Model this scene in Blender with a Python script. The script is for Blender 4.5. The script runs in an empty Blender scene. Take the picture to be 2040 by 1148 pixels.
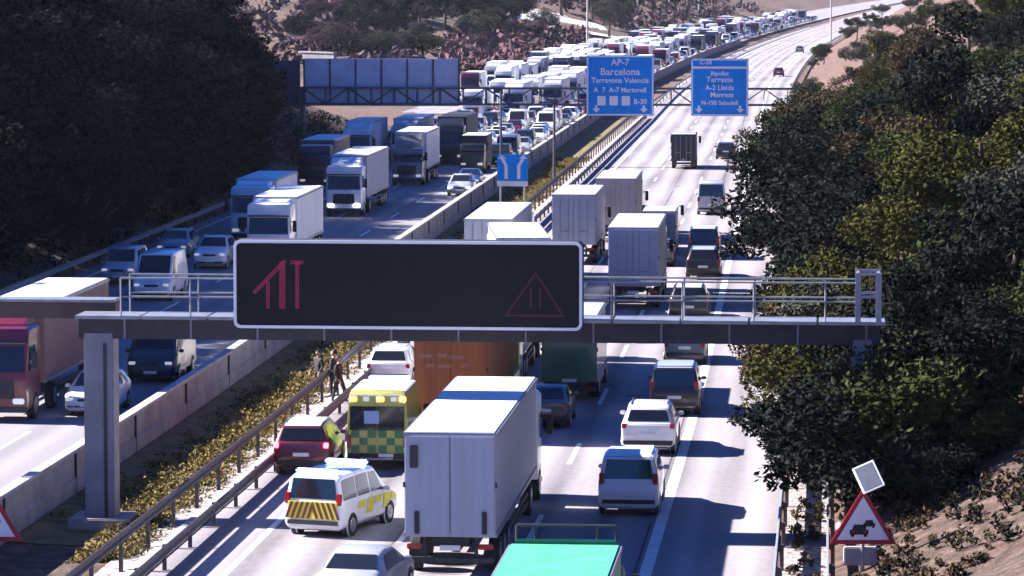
import bpy, bmesh, math, random
from mathutils import Vector, Matrix, Quaternion
PI = math.pi
rnd = random.Random(7)
S = bpy.context.scene
C = S.collection

# ------------------------------------------------------------------ camera, world, sun
CAM_H, F_PX, HOR = 16.24, 7200.0, -43.0
PITCH = math.atan((574 - HOR) / F_PX)
cam_d = bpy.data.cameras.new('camera'); cam = bpy.data.objects.new('camera', cam_d); C.objects.link(cam)
cam_d.sensor_width = 36; cam_d.lens = 36 * F_PX / 2040.0
cam_d.clip_start = 1; cam_d.clip_end = 20000
cam.location = (0, 0, CAM_H); cam.rotation_euler = (PI / 2 - PITCH, 0, 0)
S.camera = cam
SUN_EL, SUN_AZ = math.radians(33), math.radians(13)     # light travels to +X and a little towards the camera
sd = Vector((math.cos(SUN_EL) * math.cos(SUN_AZ), -math.cos(SUN_EL) * math.sin(SUN_AZ), -math.sin(SUN_EL)))
sun_d = bpy.data.lights.new('sun', 'SUN'); sun = bpy.data.objects.new('sun', sun_d); C.objects.link(sun)
sun_d.energy = 5.0; sun_d.angle = math.radians(0.5); sun_d.color = (1.0, 0.945, 0.91)
sun.rotation_euler = sd.to_track_quat('-Z', 'Y').to_euler()
W = bpy.data.worlds.new('World'); S.world = W; W.use_nodes = True
nt = W.node_tree; bg = nt.nodes['Background']
sky = nt.nodes.new('ShaderNodeTexSky'); sky.sky_type = 'NISHITA'; sky.sun_disc = False
sky.sun_elevation = SUN_EL; sky.sun_rotation = -(PI / 2 - SUN_AZ)
sky.dust_density = 0.2; sky.ozone_density = 4.0; sky.air_density = 0.6
tint = nt.nodes.new('ShaderNodeMix'); tint.data_type = 'RGBA'; tint.blend_type = 'MULTIPLY'; tint.inputs['Factor'].default_value = 1
tint.inputs['B'].default_value = (.17, .54, 1.2, 1)          # a deeper blue sky
nt.links.new(sky.outputs[0], tint.inputs['A']); nt.links.new(tint.outputs['Result'], bg.inputs[0]); bg.inputs[1].default_value = 0.05
S.view_settings.view_transform = 'Standard'; S.view_settings.look = 'None'
S.view_settings.exposure = 2.0; S.view_settings.gamma = 1
S.render.engine = 'CYCLES'
S.cycles.max_bounces = 5; S.cycles.diffuse_bounces = 2

# ------------------------------------------------------------------ road line and terrain functions
EP = [(-400, -53), (-50, -22.5), (40, -14.8), (95, -10.0), (143, -5.9), (291, 5.5), (390, 13.2), (562, 27.0), (832, 54.5),
      (1222, 102.0), (1924, 196.0), (3000, 350.0), (7000, 950.0)]
def _tan(i):
    if i == 0: return (EP[1][1] - EP[0][1]) / (EP[1][0] - EP[0][0])
    if i == len(EP) - 1: return (EP[-1][1] - EP[-2][1]) / (EP[-1][0] - EP[-2][0])
    return (EP[i + 1][1] - EP[i - 1][1]) / (EP[i + 1][0] - EP[i - 1][0])
ET = [_tan(i) for i in range(len(EP))]
def edge(Y):
    for i in range(len(EP) - 1):
        if Y <= EP[i + 1][0] or i == len(EP) - 2:
            h = EP[i + 1][0] - EP[i][0]; t = (Y - EP[i][0]) / h
            return ((2*t**3 - 3*t*t + 1) * EP[i][1] + (t**3 - 2*t*t + t) * h * ET[i]
                    + (-2*t**3 + 3*t*t) * EP[i + 1][1] + (t**3 - t*t) * h * ET[i + 1])
def head(Y): return math.atan((edge(Y + 1) - edge(Y - 1)) / 2)
def sst(a, b, x):
    t = min(1, max(0, (x - a) / (b - a))); return t * t * (3 - 2 * t)
def bump(X, Y):
    return (math.sin(X * .31 + Y * .07) * math.sin(Y * .23 - X * .05) + .5 * math.sin(X * .83 + 1.3) * math.sin(Y * .57 + .4)
            + .8 * math.sin(X * .06 + Y * .031 + 2.0))
LZ = 0.4                                               # the oncoming carriageway lies a little higher
def gzo(o, Y):
    X = edge(Y) + o
    if o > 17.0:
        t = o - 17.0
        if t < 1.4: return -0.04
        t -= 1.4
        return -0.04 + min(t * .50, 10 + t * .12) + min(1, t / 4) * .35 * bump(X, Y)
    if o >= -5.7:
        return -0.06 - (.15 * math.sin((o + 5.7) / 4.9 * PI) if o < -.8 else 0)
    if o >= -21.5: return LZ - .06
    t = -21.5 - 8.0 * sst(400, 470, Y) - o
    if t <= 0: return LZ - .06
    hl = sst(132, 160, Y) * (1 - sst(330, 400, Y))
    fl = sst(560, 1000, Y)
    return LZ - .06 + hl * min(t * .5, 9) + fl * min(t * .28, 15 + t * .05) + min(1, t / 5) * (.3 + .6 * fl) * bump(X * .6, Y * .6)
def gz(X, Y): return gzo(X - edge(Y), Y)
def ray(px, py):
    f = Vector((0, math.cos(PITCH), -math.sin(PITCH))); u = Vector((0, math.sin(PITCH), math.cos(PITCH)))
    d = f * F_PX + Vector((px - 1020, 0, 0)) + u * (574 - py)
    return d / d.y
def at_z(px, py, z=0.0):
    d = ray(px, py); t = (z - CAM_H) / d.z
    return Vector((d.x * t, t, z))
def hit(px, py, y0=90):
    d = ray(px, py); Y = y0
    while Y < 4000:
        if CAM_H + d.z * Y <= gz(d.x * Y, Y): break
        Y += .5 if Y < 400 else 2
    return Vector((d.x * Y, Y, gz(d.x * Y, Y)))
def at_y(px, py, Y):
    d = ray(px, py); return Vector((d.x * Y, Y, CAM_H + d.z * Y))

# ------------------------------------------------------------------ materials
MATS = {}
def mat(name, col, rough=.6, metal=0.0, noise=0.0, nscale=3.0, col2=None, coat=0.0, emit=None, estr=0.0, island=0.0, spec=.5, streak=0):
    if name in MATS: return MATS[name]
    m = bpy.data.materials.new(name); m.use_nodes = True
    n = m.node_tree.nodes; l = m.node_tree.links; b = n['Principled BSDF']
    b.inputs['Base Color'].default_value = (*col, 1); b.inputs['Roughness'].default_value = rough
    b.inputs['Metallic'].default_value = metal; b.inputs['Specular IOR Level'].default_value = spec
    if coat: b.inputs['Coat Weight'].default_value = coat; b.inputs['Coat Roughness'].default_value = .08
    if emit: b.inputs['Emission Color'].default_value = (*emit, 1); b.inputs['Emission Strength'].default_value = estr
    if noise or island:
        c2 = col2 or tuple(c * (1 - noise) for c in col)
        mx = n.new('ShaderNodeMix'); mx.data_type = 'RGBA'
        mx.inputs['A'].default_value = (*col, 1); mx.inputs['B'].default_value = (*c2, 1)
        if island:
            g = n.new('ShaderNodeNewGeometry'); l.new(g.outputs['Random Per Island'], mx.inputs['Factor'])
        else:
            tc = n.new('ShaderNodeTexCoord'); nz = n.new('ShaderNodeTexNoise')
            nz.inputs['Scale'].default_value = nscale; nz.inputs['Detail'].default_value = 6
            nz.inputs['Roughness'].default_value = .65
            if streak:
                mp = n.new('ShaderNodeMapping'); mp.inputs['Scale'].default_value = (streak, streak, .12); l.new(tc.outputs['Object'], mp.inputs[0]); l.new(mp.outputs[0], nz.inputs['Vector'])
            else: l.new(tc.outputs['Object'], nz.inputs['Vector'])
            r = n.new('ShaderNodeMapRange'); r.inputs['From Min'].default_value = .38; r.inputs['From Max'].default_value = .64
            l.new(nz.outputs['Fac'], r.inputs['Value']); l.new(r.outputs[0], mx.inputs['Factor'])
        l.new(mx.outputs['Result'], b.inputs['Base Color'])
    MATS[name] = m; return m
def paint(name, col): return mat('paint_' + name, col, .35, 0, .18, 1.4, coat=.6)
P_WHITE = paint('white', (.78, .78, .80)); P_SILVER = paint('silver', (.42, .43, .46)); P_GREY = paint('grey', (.16, .165, .18))
P_BLACK = paint('black', (.012, .012, .016)); P_BLUE = paint('blue', (.03, .07, .22)); P_RED = paint('red', (.13, .008, .02))
P_MAROON = paint('maroon', (.11, .012, .022)); P_GREEN = paint('green', (.008, .15, .08)); P_TEAL = paint('teal', (.012, .05, .065))
P_BEIGE = paint('beige', (.45, .42, .38)); P_YELLOW = paint('fluo_yellow', (.42, .44, .07))
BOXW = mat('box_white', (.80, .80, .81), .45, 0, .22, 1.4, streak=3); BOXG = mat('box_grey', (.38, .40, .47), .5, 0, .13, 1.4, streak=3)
BOXO = mat('tarp_orange', (.40, .105, .016), .6, 0, .4, 1.2, streak=3); BOXB = mat('box_dark', (.03, .03, .04), .6, 0, .3, .8)
BOXC = mat('box_brown', (.22, .13, .11), .6, 0, .25, .8); BOXBL = mat('box_blue', (.06, .12, .30), .6, 0, .25, .8)
TARPG = mat('tarp_green', (.085, .45, .25), .55, 0, .22, 1.6)
GLASS = mat('car_glass', (.012, .015, .022), .06, 0, spec=.6); RUB = mat('rubber', (.015, .015, .016), .85)
RIM = mat('rim', (.35, .35, .37), .35, .8); BLK = mat('black_plastic', (.02, .02, .022), .55, 0, .3, 4)
CHAS = mat('chassis_metal', (.05, .05, .055), .6, .3, .4, 3); LAMP = mat('headlamp_glass', (.75, .78, .82), .12, 0, emit=(1, .97, .92), estr=.08)
TAIL = mat('tail_lamp', (.32, .008, .012), .2); BRAKE = mat('brake_lamp_lit', (.6, .01, .02), .2, emit=(1, .03, .06), estr=6)
ORL = mat('amber_lamp', (.7, .22, .02), .25, emit=(1, .45, .08), estr=1.5); BLL = mat('blue_lamp', (.05, .08, .7), .2, emit=(.12, .2, 1), estr=6)
PLATE = mat('number_plate', (.72, .72, .70), .5); GALV = mat('galvanised_steel', (.31, .32, .34), .45, .5, .25, 2.5)
RUST = mat('weathered_steel', (.11, .085, .09), .6, .3, .5, 3); CONC = mat('concrete', (.34, .32, .32), .85, 0, .35, .7)
CONCL = mat('pale_concrete', (.48, .45, .44), .85, 0, .3, .9); MARK = mat('road_paint', (.80, .79, .78), .7, 0, .22, 1.3)
SIGNB = mat('sign_blue', (.002, .27, .80), .6, 0, .12, 1.5, spec=.15); SIGNW = mat('sign_white', (.82, .82, .82), .45, 0, .08, 2)
SIGNR = mat('sign_red', (.42, .01, .03), .45, 0, .15, 2); SIGNK = mat('sign_black', (.012, .012, .014), .5)
ALU = mat('sign_back_sheet', (.70, .70, .80), .6, .1, .2, .8); GSTEEL = mat('gantry_paint', (.22, .22, .25), .55, .2, .22, 1.2)
GDARK = mat('dark_paint_steel', (.045, .042, .05), .6, .2, .3, 1.5)

# ------------------------------------------------------------------ mesh helpers
class MB:
    def __init__(s): s.v = []; s.f = []; s.m = []
    def add(s, vs, fs, mi=0):
        k = len(s.v); s.v += [tuple(v) for v in vs]; s.f += [tuple(i + k for i in f) for f in fs]; s.m += [mi] * len(fs); return s
    def box(s, c, d, mi=0, rz=0.0, M=None):
        x, y, z = d[0] / 2, d[1] / 2, d[2] / 2
        vs = [Vector((a * x, b * y, e * z)) for e in (-1, 1) for b in (-1, 1) for a in (-1, 1)]
        if rz: R = Matrix.Rotation(rz, 3, 'Z'); vs = [R @ v for v in vs]
        if M: vs = [M @ v for v in vs]
        vs = [v + Vector(c) for v in vs]
        return s.add(vs, [(0, 2, 3, 1), (4, 5, 7, 6), (0, 1, 5, 4), (2, 6, 7, 3), (0, 4, 6, 2), (1, 3, 7, 5)], mi)
    def bar(s, a, b, w, h=None, mi=0):
        a = Vector(a); b = Vector(b); d = b - a; L = d.length
        q = d.to_track_quat('Y', 'Z').to_matrix()
        return s.box((a + b) / 2, (w, L, h or w), mi, M=q)
    def cyl(s, a, b, r, n=12, mi=0, r2=None):
        a = Vector(a); b = Vector(b); q = (b - a).to_track_quat('Z', 'Y').to_matrix(); r2 = r if r2 is None else r2
        vs = [a + q @ Vector((r * math.cos(2*PI*i/n), r * math.sin(2*PI*i/n), 0)) for i in range(n)]
        vs += [b + q @ Vector((r2 * math.cos(2*PI*i/n), r2 * math.sin(2*PI*i/n), 0)) for i in range(n)]
        return s.add(vs, [(i, (i+1) % n, n + (i+1) % n, n + i) for i in range(n)] + [tuple(range(n))[::-1], tuple(range(n, 2*n))], mi)
    def prism(s, poly, y0, y1, mi=0):                     # polygon in x,z, thickness along y
        n = len(poly)
        vs = [(p[0], y0, p[1]) for p in poly] + [(p[0], y1, p[1]) for p in poly]
        return s.add(vs, [tuple(range(n)), tuple(range(2*n - 1, n - 1, -1))] + [(i, n + i, n + (i+1) % n, (i+1) % n) for i in range(n)], mi)
    def loft(s, rings, mi=0, caps=True):
        n = len(rings[0]); k = len(rings); vs = [p for r in rings for p in r]
        fs = [(j*n + i, j*n + (i+1) % n, (j+1)*n + (i+1) % n, (j+1)*n + i) for j in range(k-1) for i in range(n)]
        if caps: fs += [tuple(range(n))[::-1], tuple(range((k-1)*n, k*n))]
        return s.add(vs, fs, mi)
    def mesh(s, name, mats, bevel=0.0, seg=2, ang=35):
        me = bpy.data.meshes.new(name); me.from_pydata(s.v, [], s.f)
        for m in (mats if isinstance(mats, (list, tuple)) else [mats]): me.materials.append(m)
        me.polygons.foreach_set('material_index', s.m)
        bm = bmesh.new(); bm.from_mesh(me); bmesh.ops.recalc_face_normals(bm, faces=bm.faces)
        if bevel:
            es = [e for e in bm.edges if len(e.link_faces) == 2 and e.calc_face_angle(0) > math.radians(ang)]
            bmesh.ops.bevel(bm, geom=es, offset=bevel, segments=seg, affect='EDGES', clamp_overlap=True)
        bm.to_mesh(me); bm.free()
        me.polygons.foreach_set('use_smooth', [True] * len(me.polygons))
        me.set_sharp_from_angle(angle=math.radians(38))
        return me
    def build(s, name, mats, parent=None, bevel=0.0, seg=2):
        return link(name, s.mesh(name, mats, bevel, seg), parent)
def link(name, me, parent=None):
    o = bpy.data.objects.new(name, me); C.objects.link(o)
    if parent: o.parent = parent
    return o
def tag(o, label=None, cat=None, group=None, kind=None):
    if label: o['label'] = label
    if cat: o['category'] = cat
    if group: o['group'] = group
    if kind: o['kind'] = kind
    return o
def empty(name, loc=(0, 0, 0), rz=0.0):
    o = bpy.data.objects.new(name, None); C.objects.link(o); o.location = loc; o.rotation_euler = (0, 0, rz)
    o.empty_display_size = .2; return o
KIDS = {}
def dup(o, parent=None):
    c = o.copy(); C.objects.link(c); c.parent = parent
    for ch in (KIDS[o.name] if o.name in KIDS else o.children): dup(ch, c)
    return c

def B(name, mats, parent, boxes, bevel=0.0):
    m = MB()
    for b in boxes: m.box(*b)
    return m.build(name, mats, parent, bevel)
def text_mesh(txt, size, depth=.01, align='CENTER', bold=0.0):
    cu = bpy.data.curves.new('t', 'FONT'); cu.body = txt; cu.size = size; cu.extrude = depth; cu.align_x = align; cu.align_y = 'CENTER'
    cu.offset = bold; cu.resolution_u = 3
    ob = bpy.data.objects.new('t', cu); C.objects.link(ob); dg = bpy.context.evaluated_depsgraph_get(); dg.update()
    me = bpy.data.meshes.new_from_object(ob.evaluated_get(dg)); bpy.data.objects.remove(ob); bpy.data.curves.remove(cu)
    return me

# ------------------------------------------------------------------ setting: ground, roads, markings
def yrange(y0, y1):
    r = []; y = y0
    while y < y1: r.append(y); y += max(3.0, min(60, abs(y) * .018))
    r.append(y1); return r
def strip(name, offs, y0, y1, zf, m, uv=True, kind='structure', parent=None):
    ys = yrange(y0, y1); n = len(offs)
    v = [(edge(y) + o, y, zf(o, y)) for y in ys for o in offs]
    f = [(j*n + i, j*n + i + 1, (j+1)*n + i + 1, (j+1)*n + i) for j in range(len(ys) - 1) for i in range(n - 1)]
    me = bpy.data.meshes.new(name); me.from_pydata(v, [], f); me.materials.append(m)
    if uv:
        u = me.uv_layers.new(name='road'); k = 0
        for p in me.polygons:
            for li in p.loop_indices:
                vi = me.loops[li].vertex_index; u.data[li].uv = (offs[vi % n], ys[vi // n])
    me.polygons.foreach_set('use_smooth', [True] * len(me.polygons))
    ob = link(name, me, parent)
    if kind: ob['kind'] = kind
    return ob
def ground_material():
    m = bpy.data.materials.new('earth_and_dry_grass'); m.use_nodes = True; n = m.node_tree.nodes; l = m.node_tree.links; b = n['Principled BSDF']
    tc = n.new('ShaderNodeTexCoord')
    def nz(sc, det=7):
        a = n.new('ShaderNodeTexNoise'); a.inputs['Scale'].default_value = sc; a.inputs['Detail'].default_value = det
        a.inputs['Roughness'].default_value = .7; l.new(tc.outputs['Object'], a.inputs['Vector']); return a.outputs['Fac']
    def ramp(fac, stops):
        r = n.new('ShaderNodeValToRGB'); e = r.color_ramp.elements
        e[0].position, e[0].color = stops[0][0], (*stops[0][1], 1); e[1].position, e[1].color = stops[-1][0], (*stops[-1][1], 1)
        for p, c in stops[1:-1]: q = e.new(p); q.color = (*c, 1)
        l.new(fac, r.inputs[0]); return r.outputs[0]
    big = ramp(nz(.035, 5), [(.40, (.17, .065, .05)), (.50, (.15, .085, .065)), (.60, (.08, .078, .045))])
    fine = ramp(nz(1.6, 9), [(.38, (.025, .024, .016)), (.5, (.14, .09, .065)), (.64, (.34, .24, .19))])
    mx = n.new('ShaderNodeMix'); mx.data_type = 'RGBA'; mx.inputs['Factor'].default_value = .5
    l.new(big, mx.inputs['A']); l.new(fine, mx.inputs['B']); l.new(mx.outputs['Result'], b.inputs['Base Color'])
    b.inputs['Roughness'].default_value = .95
    bp = n.new('ShaderNodeBump'); bp.inputs['Strength'].default_value = 1.0; bp.inputs['Distance'].default_value = .6
    l.new(nz(2.2), bp.inputs['Height']); l.new(bp.outputs[0], b.inputs['Normal'])
    return m
GROUND = ground_material()
offs = [-2500, -1500, -900, -600, -420, -300, -220, -170, -140, -120, -105, -92, -80, -70, -62, -55, -49, -44, -40, -37, -34, -31.5, -29, -27, -26, -25, -24, -23.2, -22.3, -21.5, -21,
        -12, -5.72, -5.68, -5.4, -5.0, -4.6, -4.2, -3.8, -3.4, -3.0, -2.6, -1.6, -.6, 0, 8, 16.9, 17.6, 18.4, 19, 19.7, 20.5, 21.4, 22.4, 23.5, 24.7, 26, 27.5, 29, 31, 33, 36, 39, 43, 48, 54, 61, 70, 80, 95, 120, 160, 240, 400, 700, 1200, 2500]
strip('ground', offs, -300, 6500, gzo, GROUND)

def road_material(name, c_lo, c_hi, lanes):
    m = bpy.data.materials.new(name); m.use_nodes = True; n = m.node_tree.nodes; l = m.node_tree.links; b = n['Principled BSDF']
    uv = n.new('ShaderNodeUVMap'); uv.uv_map = 'road'
    sx = n.new('ShaderNodeSeparateXYZ'); l.new(uv.outputs[0], sx.inputs[0])
    def noise(sc, sv=(1, 1, 1), det=6):
        mp = n.new('ShaderNodeMapping'); mp.inputs['Scale'].default_value = sv; l.new(uv.outputs[0], mp.inputs[0])
        a = n.new('ShaderNodeTexNoise'); a.inputs['Scale'].default_value = sc; a.inputs['Detail'].default_value = det; l.new(mp.outputs[0], a.inputs['Vector']); return a.outputs['Fac']
    def math_(op, a, bb):
        q = n.new('ShaderNodeMath'); q.operation = op
        for i, v in enumerate((a, bb)):
            if isinstance(v, (int, float)): q.inputs[i].default_value = v
            else: l.new(v, q.inputs[i])
        return q.outputs[0]
    # two wheel tracks per lane: worn, a little darker
    ph = math_('MULTIPLY', math_('SUBTRACT', sx.outputs[0], lanes[0]), 4 * PI / lanes[1])
    tr = math_('MULTIPLY', math_('ADD', math_('COSINE', ph, 0), 1), .5)
    tr = math_('MULTIPLY', tr, noise(.5, (1, .05, 1)))
    streak = noise(1.0, (1.3, .03, 1)); fine = noise(3.5, (1, .6, 1)); patch = noise(.12, (1, .35, 1), 3)
    t = math_('ADD', math_('MULTIPLY', streak, .5), math_('ADD', math_('MULTIPLY', fine, .25), math_('MULTIPLY', patch, .45)))
    t = math_('SUBTRACT', t, math_('MULTIPLY', tr, .55))
    r = n.new('ShaderNodeMapRange'); r.inputs['From Min'].default_value = .2; r.inputs['From Max'].default_value = .75; l.new(t, r.inputs[0])
    mx = n.new('ShaderNodeMix'); mx.data_type = 'RGBA'; mx.inputs['A'].default_value = (*c_lo, 1); mx.inputs['B'].default_value = (*c_hi, 1)
    l.new(r.outputs[0], mx.inputs['Factor']); l.new(mx.outputs['Result'], b.inputs['Base Color'])
    b.inputs['Roughness'].default_value = .85
    bp = n.new('ShaderNodeBump'); bp.inputs['Strength'].default_value = .25; bp.inputs['Distance'].default_value = .02
    l.new(noise(18, (1, 1, 1), 3), bp.inputs['Height']); l.new(bp.outputs[0], b.inputs['Normal'])
    return m
ROAD = road_material('worn_pale_asphalt', (.13, .117, .127), (.36, .325, .345), (2.3, 3.7))
ROADL = road_material('worn_grey_asphalt', (.18, .17, .185), (.28, .26, .28), (-5.9, 3.5))
RO = [-.2 + i * 17.1 / 12 for i in range(13)]
strip('road', RO, -100, 4200, lambda o, y: 0.0, ROAD)
LO = [-21.5 + i * 15.75 / 10 for i in range(11)]
strip('oncoming_road', LO, -100, 4200, lambda o, y: LZ, ROADL)
strip('merging_road', [-29.3, -27.3, -25.4, -23.4, -21.5], 425, 4200, lambda o, y: LZ, ROADL)
strip('walkway', [-.85, -.5, -.22], -60, 1200, lambda o, y: .03, CONCL)
def grass_material():
    m = mat('dry_median_grass', (.24, .17, .065), .95, 0, .1, 1.3, col2=(.09, .085, .03)); n = m.node_tree.nodes; l = m.node_tree.links
    tc = n.new('ShaderNodeTexCoord'); a = n.new('ShaderNodeTexNoise'); a.inputs['Scale'].default_value = 5; a.inputs['Detail'].default_value = 8; l.new(tc.outputs['Object'], a.inputs['Vector'])
    bp = n.new('ShaderNodeBump'); bp.inputs['Strength'].default_value = 1; bp.inputs['Distance'].default_value = .25; l.new(a.outputs['Fac'], bp.inputs['Height']); l.new(bp.outputs[0], n['Principled BSDF'].inputs['Normal']); return m
GRAV = mat('pale_gravel', (.46, .41, .39), .9, 0, .1, 5.0, col2=(.07, .055, .05))
strip('gravel_verge', [17.05, 17.4, 17.8, 18.2, 18.36], -60, 420, lambda o, y: .0, GRAV)
strip('gravel_margin', [-1.8, -1.4, -.86], -60, 420, lambda o, y: gzo(o, y) + .04, GRAV)
strip('median_grass', [-5.4, -4.8, -4.2, -3.6, -3.0, -2.4, -1.8], 104, 420, lambda o, y: gzo(o, y) + .03, grass_material())
# painted markings: solid edge lines and dashed lane lines
mk = MB()
def line(o, w, y0, y1, z):
    ys = yrange(y0, y1); vs = []
    for y in ys: vs += [(edge(y) + o - w/2, y, z), (edge(y) + o + w/2, y, z)]
    mk.add(vs, [(2*i, 2*i+1, 2*i+3, 2*i+2) for i in range(len(ys) - 1)])
for z, o in ((.004, 13.4), (.004, 1.9), (LZ + .004, -6.5), (LZ + .004, -20.5)): line(o, .34 if o == 13.4 else .2, -60, 2600, z)
for z, o in ((.004, 9.7), (.004, 6.0), (LZ + .004, -9.6), (LZ + .004, -13.1), (LZ + .004, -16.6)):
    y = -40 + 17 * .43
    while y < 1500: line(o, .17, y, y + 5.5, z); y += 17.0
mk.build('road_markings', MARK)['kind'] = 'structure'
mk = MB(); jr0 = random.Random(4)
for o in (2.05, 5.85, 7.9, 9.55, 11.5, 13.05):
    y = 70
    while y < 420:
        L = jr0.uniform(8, 40)
        if jr0.random() < .75: line(o + jr0.uniform(-.06, .06), jr0.uniform(.03, .08), y, y + L, .002)
        y += L + jr0.uniform(2, 10)
for _ in range(26):
    y = jr0.uniform(75, 300); o = jr0.uniform(2.3, 12); line(o, jr0.uniform(.3, 1.1), y, y + jr0.uniform(.05, .5), .002)
mk.build('bitumen_seams', mat('bitumen', (.055, .05, .055), .8, 0, .3, 3))['kind'] = 'structure'

def run_profile(mb, prof, y0, y1, zf=lambda y: 0.0, step=4.0, mi=0):     # a closed x,z profile swept along the road line
    n = max(1, int((y1 - y0) / step)); rings = []
    for i in range(n + 1):
        y = y0 + (y1 - y0) * i / n
        rings.append([(edge(y) + p[0], y, p[1] + zf(y)) for p in prof])
    mb.loft(rings, mi)
# ------------------------------------------------------------------ barriers and guardrails
m = MB(); run_profile(m, [(-5.95, -.6), (-5.5, -.6), (-5.5, .42), (-5.56, .46), (-5.56, 1.2), (-5.84, 1.2), (-5.9, .6), (-5.95, .5)], 60, 900, step=6)
w = empty('concrete_barrier', (0, 0, 0)); m.build('wall', CONC, w, 0)
m = MB(); run_profile(m, [(-5.88, 1.202), (-5.50, 1.202), (-5.50, 1.32), (-5.88, 1.32)], 60, 900, step=6); m.build('coping', CONCL, w, .02)
for i in range(40): B('joint', BLK, w, [((edge(64 + 10.0*i) - 5.53, 64 + 10.0*i, .55), (.08, .10, 1.3))])
tag(w, 'long low concrete parapet between the oncoming lanes and the weedy median', 'barrier')
WB = [(0, -.16), (.05, -.13), (.05, -.07), (0, -.02), (0, .02), (.05, .07), (.05, .13), (0, .16), (-.012, .16), (.038, .13), (.038, .07), (-.012, .02), (-.012, -.02), (.038, -.07), (.038, -.13), (-.012, -.16)]
def guardrail(o, y0, y1, zc, zbase, side, label, m_rail, m_post, step=4.0, second=None, nmax=100, group='steel guardrails'):
    g = empty('guardrail', (edge(y0) + o, y0, zbase)); inv = Vector((edge(y0) + o, y0, zbase))
    def put(mb, name, mm):
        mb.v = [tuple(Vector(v) - inv) for v in mb.v]; return mb.build(name, mm, g)
    for z in ([zc] if second is None else [zc, second]):
        m = MB(); run_profile(m, [(o + side * p[0], zbase + z + p[1]) for p in WB], y0, y1, step=4); put(m, 'rail', m_rail)
    y = y0 + .5; k = 0
    zt = (second or zc)
    while y < y1 and k < nmax:
        m = MB(); m.box((edge(y) + o - side * .12, y, zbase + zt/2 - .02), (.11, .14, zt + .24)); m.box((edge(y) + o - side * .04, y, zbase + zc), (.08, .2, .22))
        put(m, 'post', m_post); y += step; k += 1
    return tag(g, label, 'guardrail', group)
guardrail(.25, 62, 420, .62, 0, 1, 'steel guardrail along the edge of the road beside the emergency vehicles', RUST, RUST, 4.0)
guardrail(-.95, 62, 420, 1.0, 0, 1, 'taller two-beam steel guardrail along the weedy median behind the walkway', RUST, RUST, 4.0, second=None)
guardrail(17.0, 62, 330, .62, 0, -1, 'bright steel guardrail along the right shoulder below the wooded slope', GALV, RUST, 4.0)
guardrail(18.4, 70, 114, .7, 0, -1, 'short second guardrail in front of the warning triangle on the right verge', GALV, RUST, 4.0)
guardrail(-21.3, 140, 430, .7, LZ, 1, 'guardrail in tree shade along the far side of the oncoming lanes', GALV, RUST, 4.0)
guardrail(.1, 420, 1400, .7, 0, 1, 'distant stretch of median guardrail beyond the blue direction signs', GALV, RUST, 12.0)
guardrail(17.1, 330, 1400, .7, 0, -1, 'distant stretch of guardrail along the outside of the far bend', GALV, RUST, 12.0)
# ------------------------------------------------------------------ vehicles
class Hull:
    """body lofted through stations (y, half width, z bottom, z top, half width at top)"""
    def __init__(s, st, belt, tumble=.05):
        s.st = st; s.belt = belt; s.R = [s.ring(q) for q in st]
    def ring(s, q):
        y, w, zb, zt, wt = q; be = min(s.belt, zt - .08)
        h = [(w * .86, zb), (w, zb + .13), (w, be), (wt, zt - .05), (wt - .11, zt)]
        return [Vector((-a, y, z)) for a, z in h] + [Vector((a, y, z)) for a, z in h[::-1]]
    def pt(s, y, u):
        st = s.st
        for i in range(len(st) - 1):
            if y <= st[i+1][0] or i == len(st) - 2: break
        t = (y - st[i][0]) / (st[i+1][0] - st[i][0]); k = min(int(u), 8); f = u - k
        a = s.R[i][k].lerp(s.R[i][k+1], f); b = s.R[i+1][k].lerp(s.R[i+1][k+1], f)
        return a.lerp(b, t)
    def nrm(s, y, u):
        e = .01; n = (s.pt(y + e, u) - s.pt(y - e, u)).cross(s.pt(y, u + e) - s.pt(y, u - e)).normalized()
        c = s.pt(y, u) - Vector((0, y, .7))
        return n if n.dot(c) > 0 else -n
    def patch(s, mb, q, off=.012, n=4, mi=0):               # q: four (y,u) corners
        vs = []
        for i in range(n + 1):
            for j in range(n + 1):
                a, b = i / n, j / n
                y = (q[0][0]*(1-a) + q[1][0]*a)*(1-b) + (q[3][0]*(1-a) + q[2][0]*a)*b
                u = (q[0][1]*(1-a) + q[1][1]*a)*(1-b) + (q[3][1]*(1-a) + q[2][1]*a)*b
                vs.append(s.pt(y, u) + s.nrm(y, u) * off)
        mb.add(vs, [(i*(n+1)+j, i*(n+1)+j+1, (i+1)*(n+1)+j+1, (i+1)*(n+1)+j) for i in range(n) for j in range(n)], mi)
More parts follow.
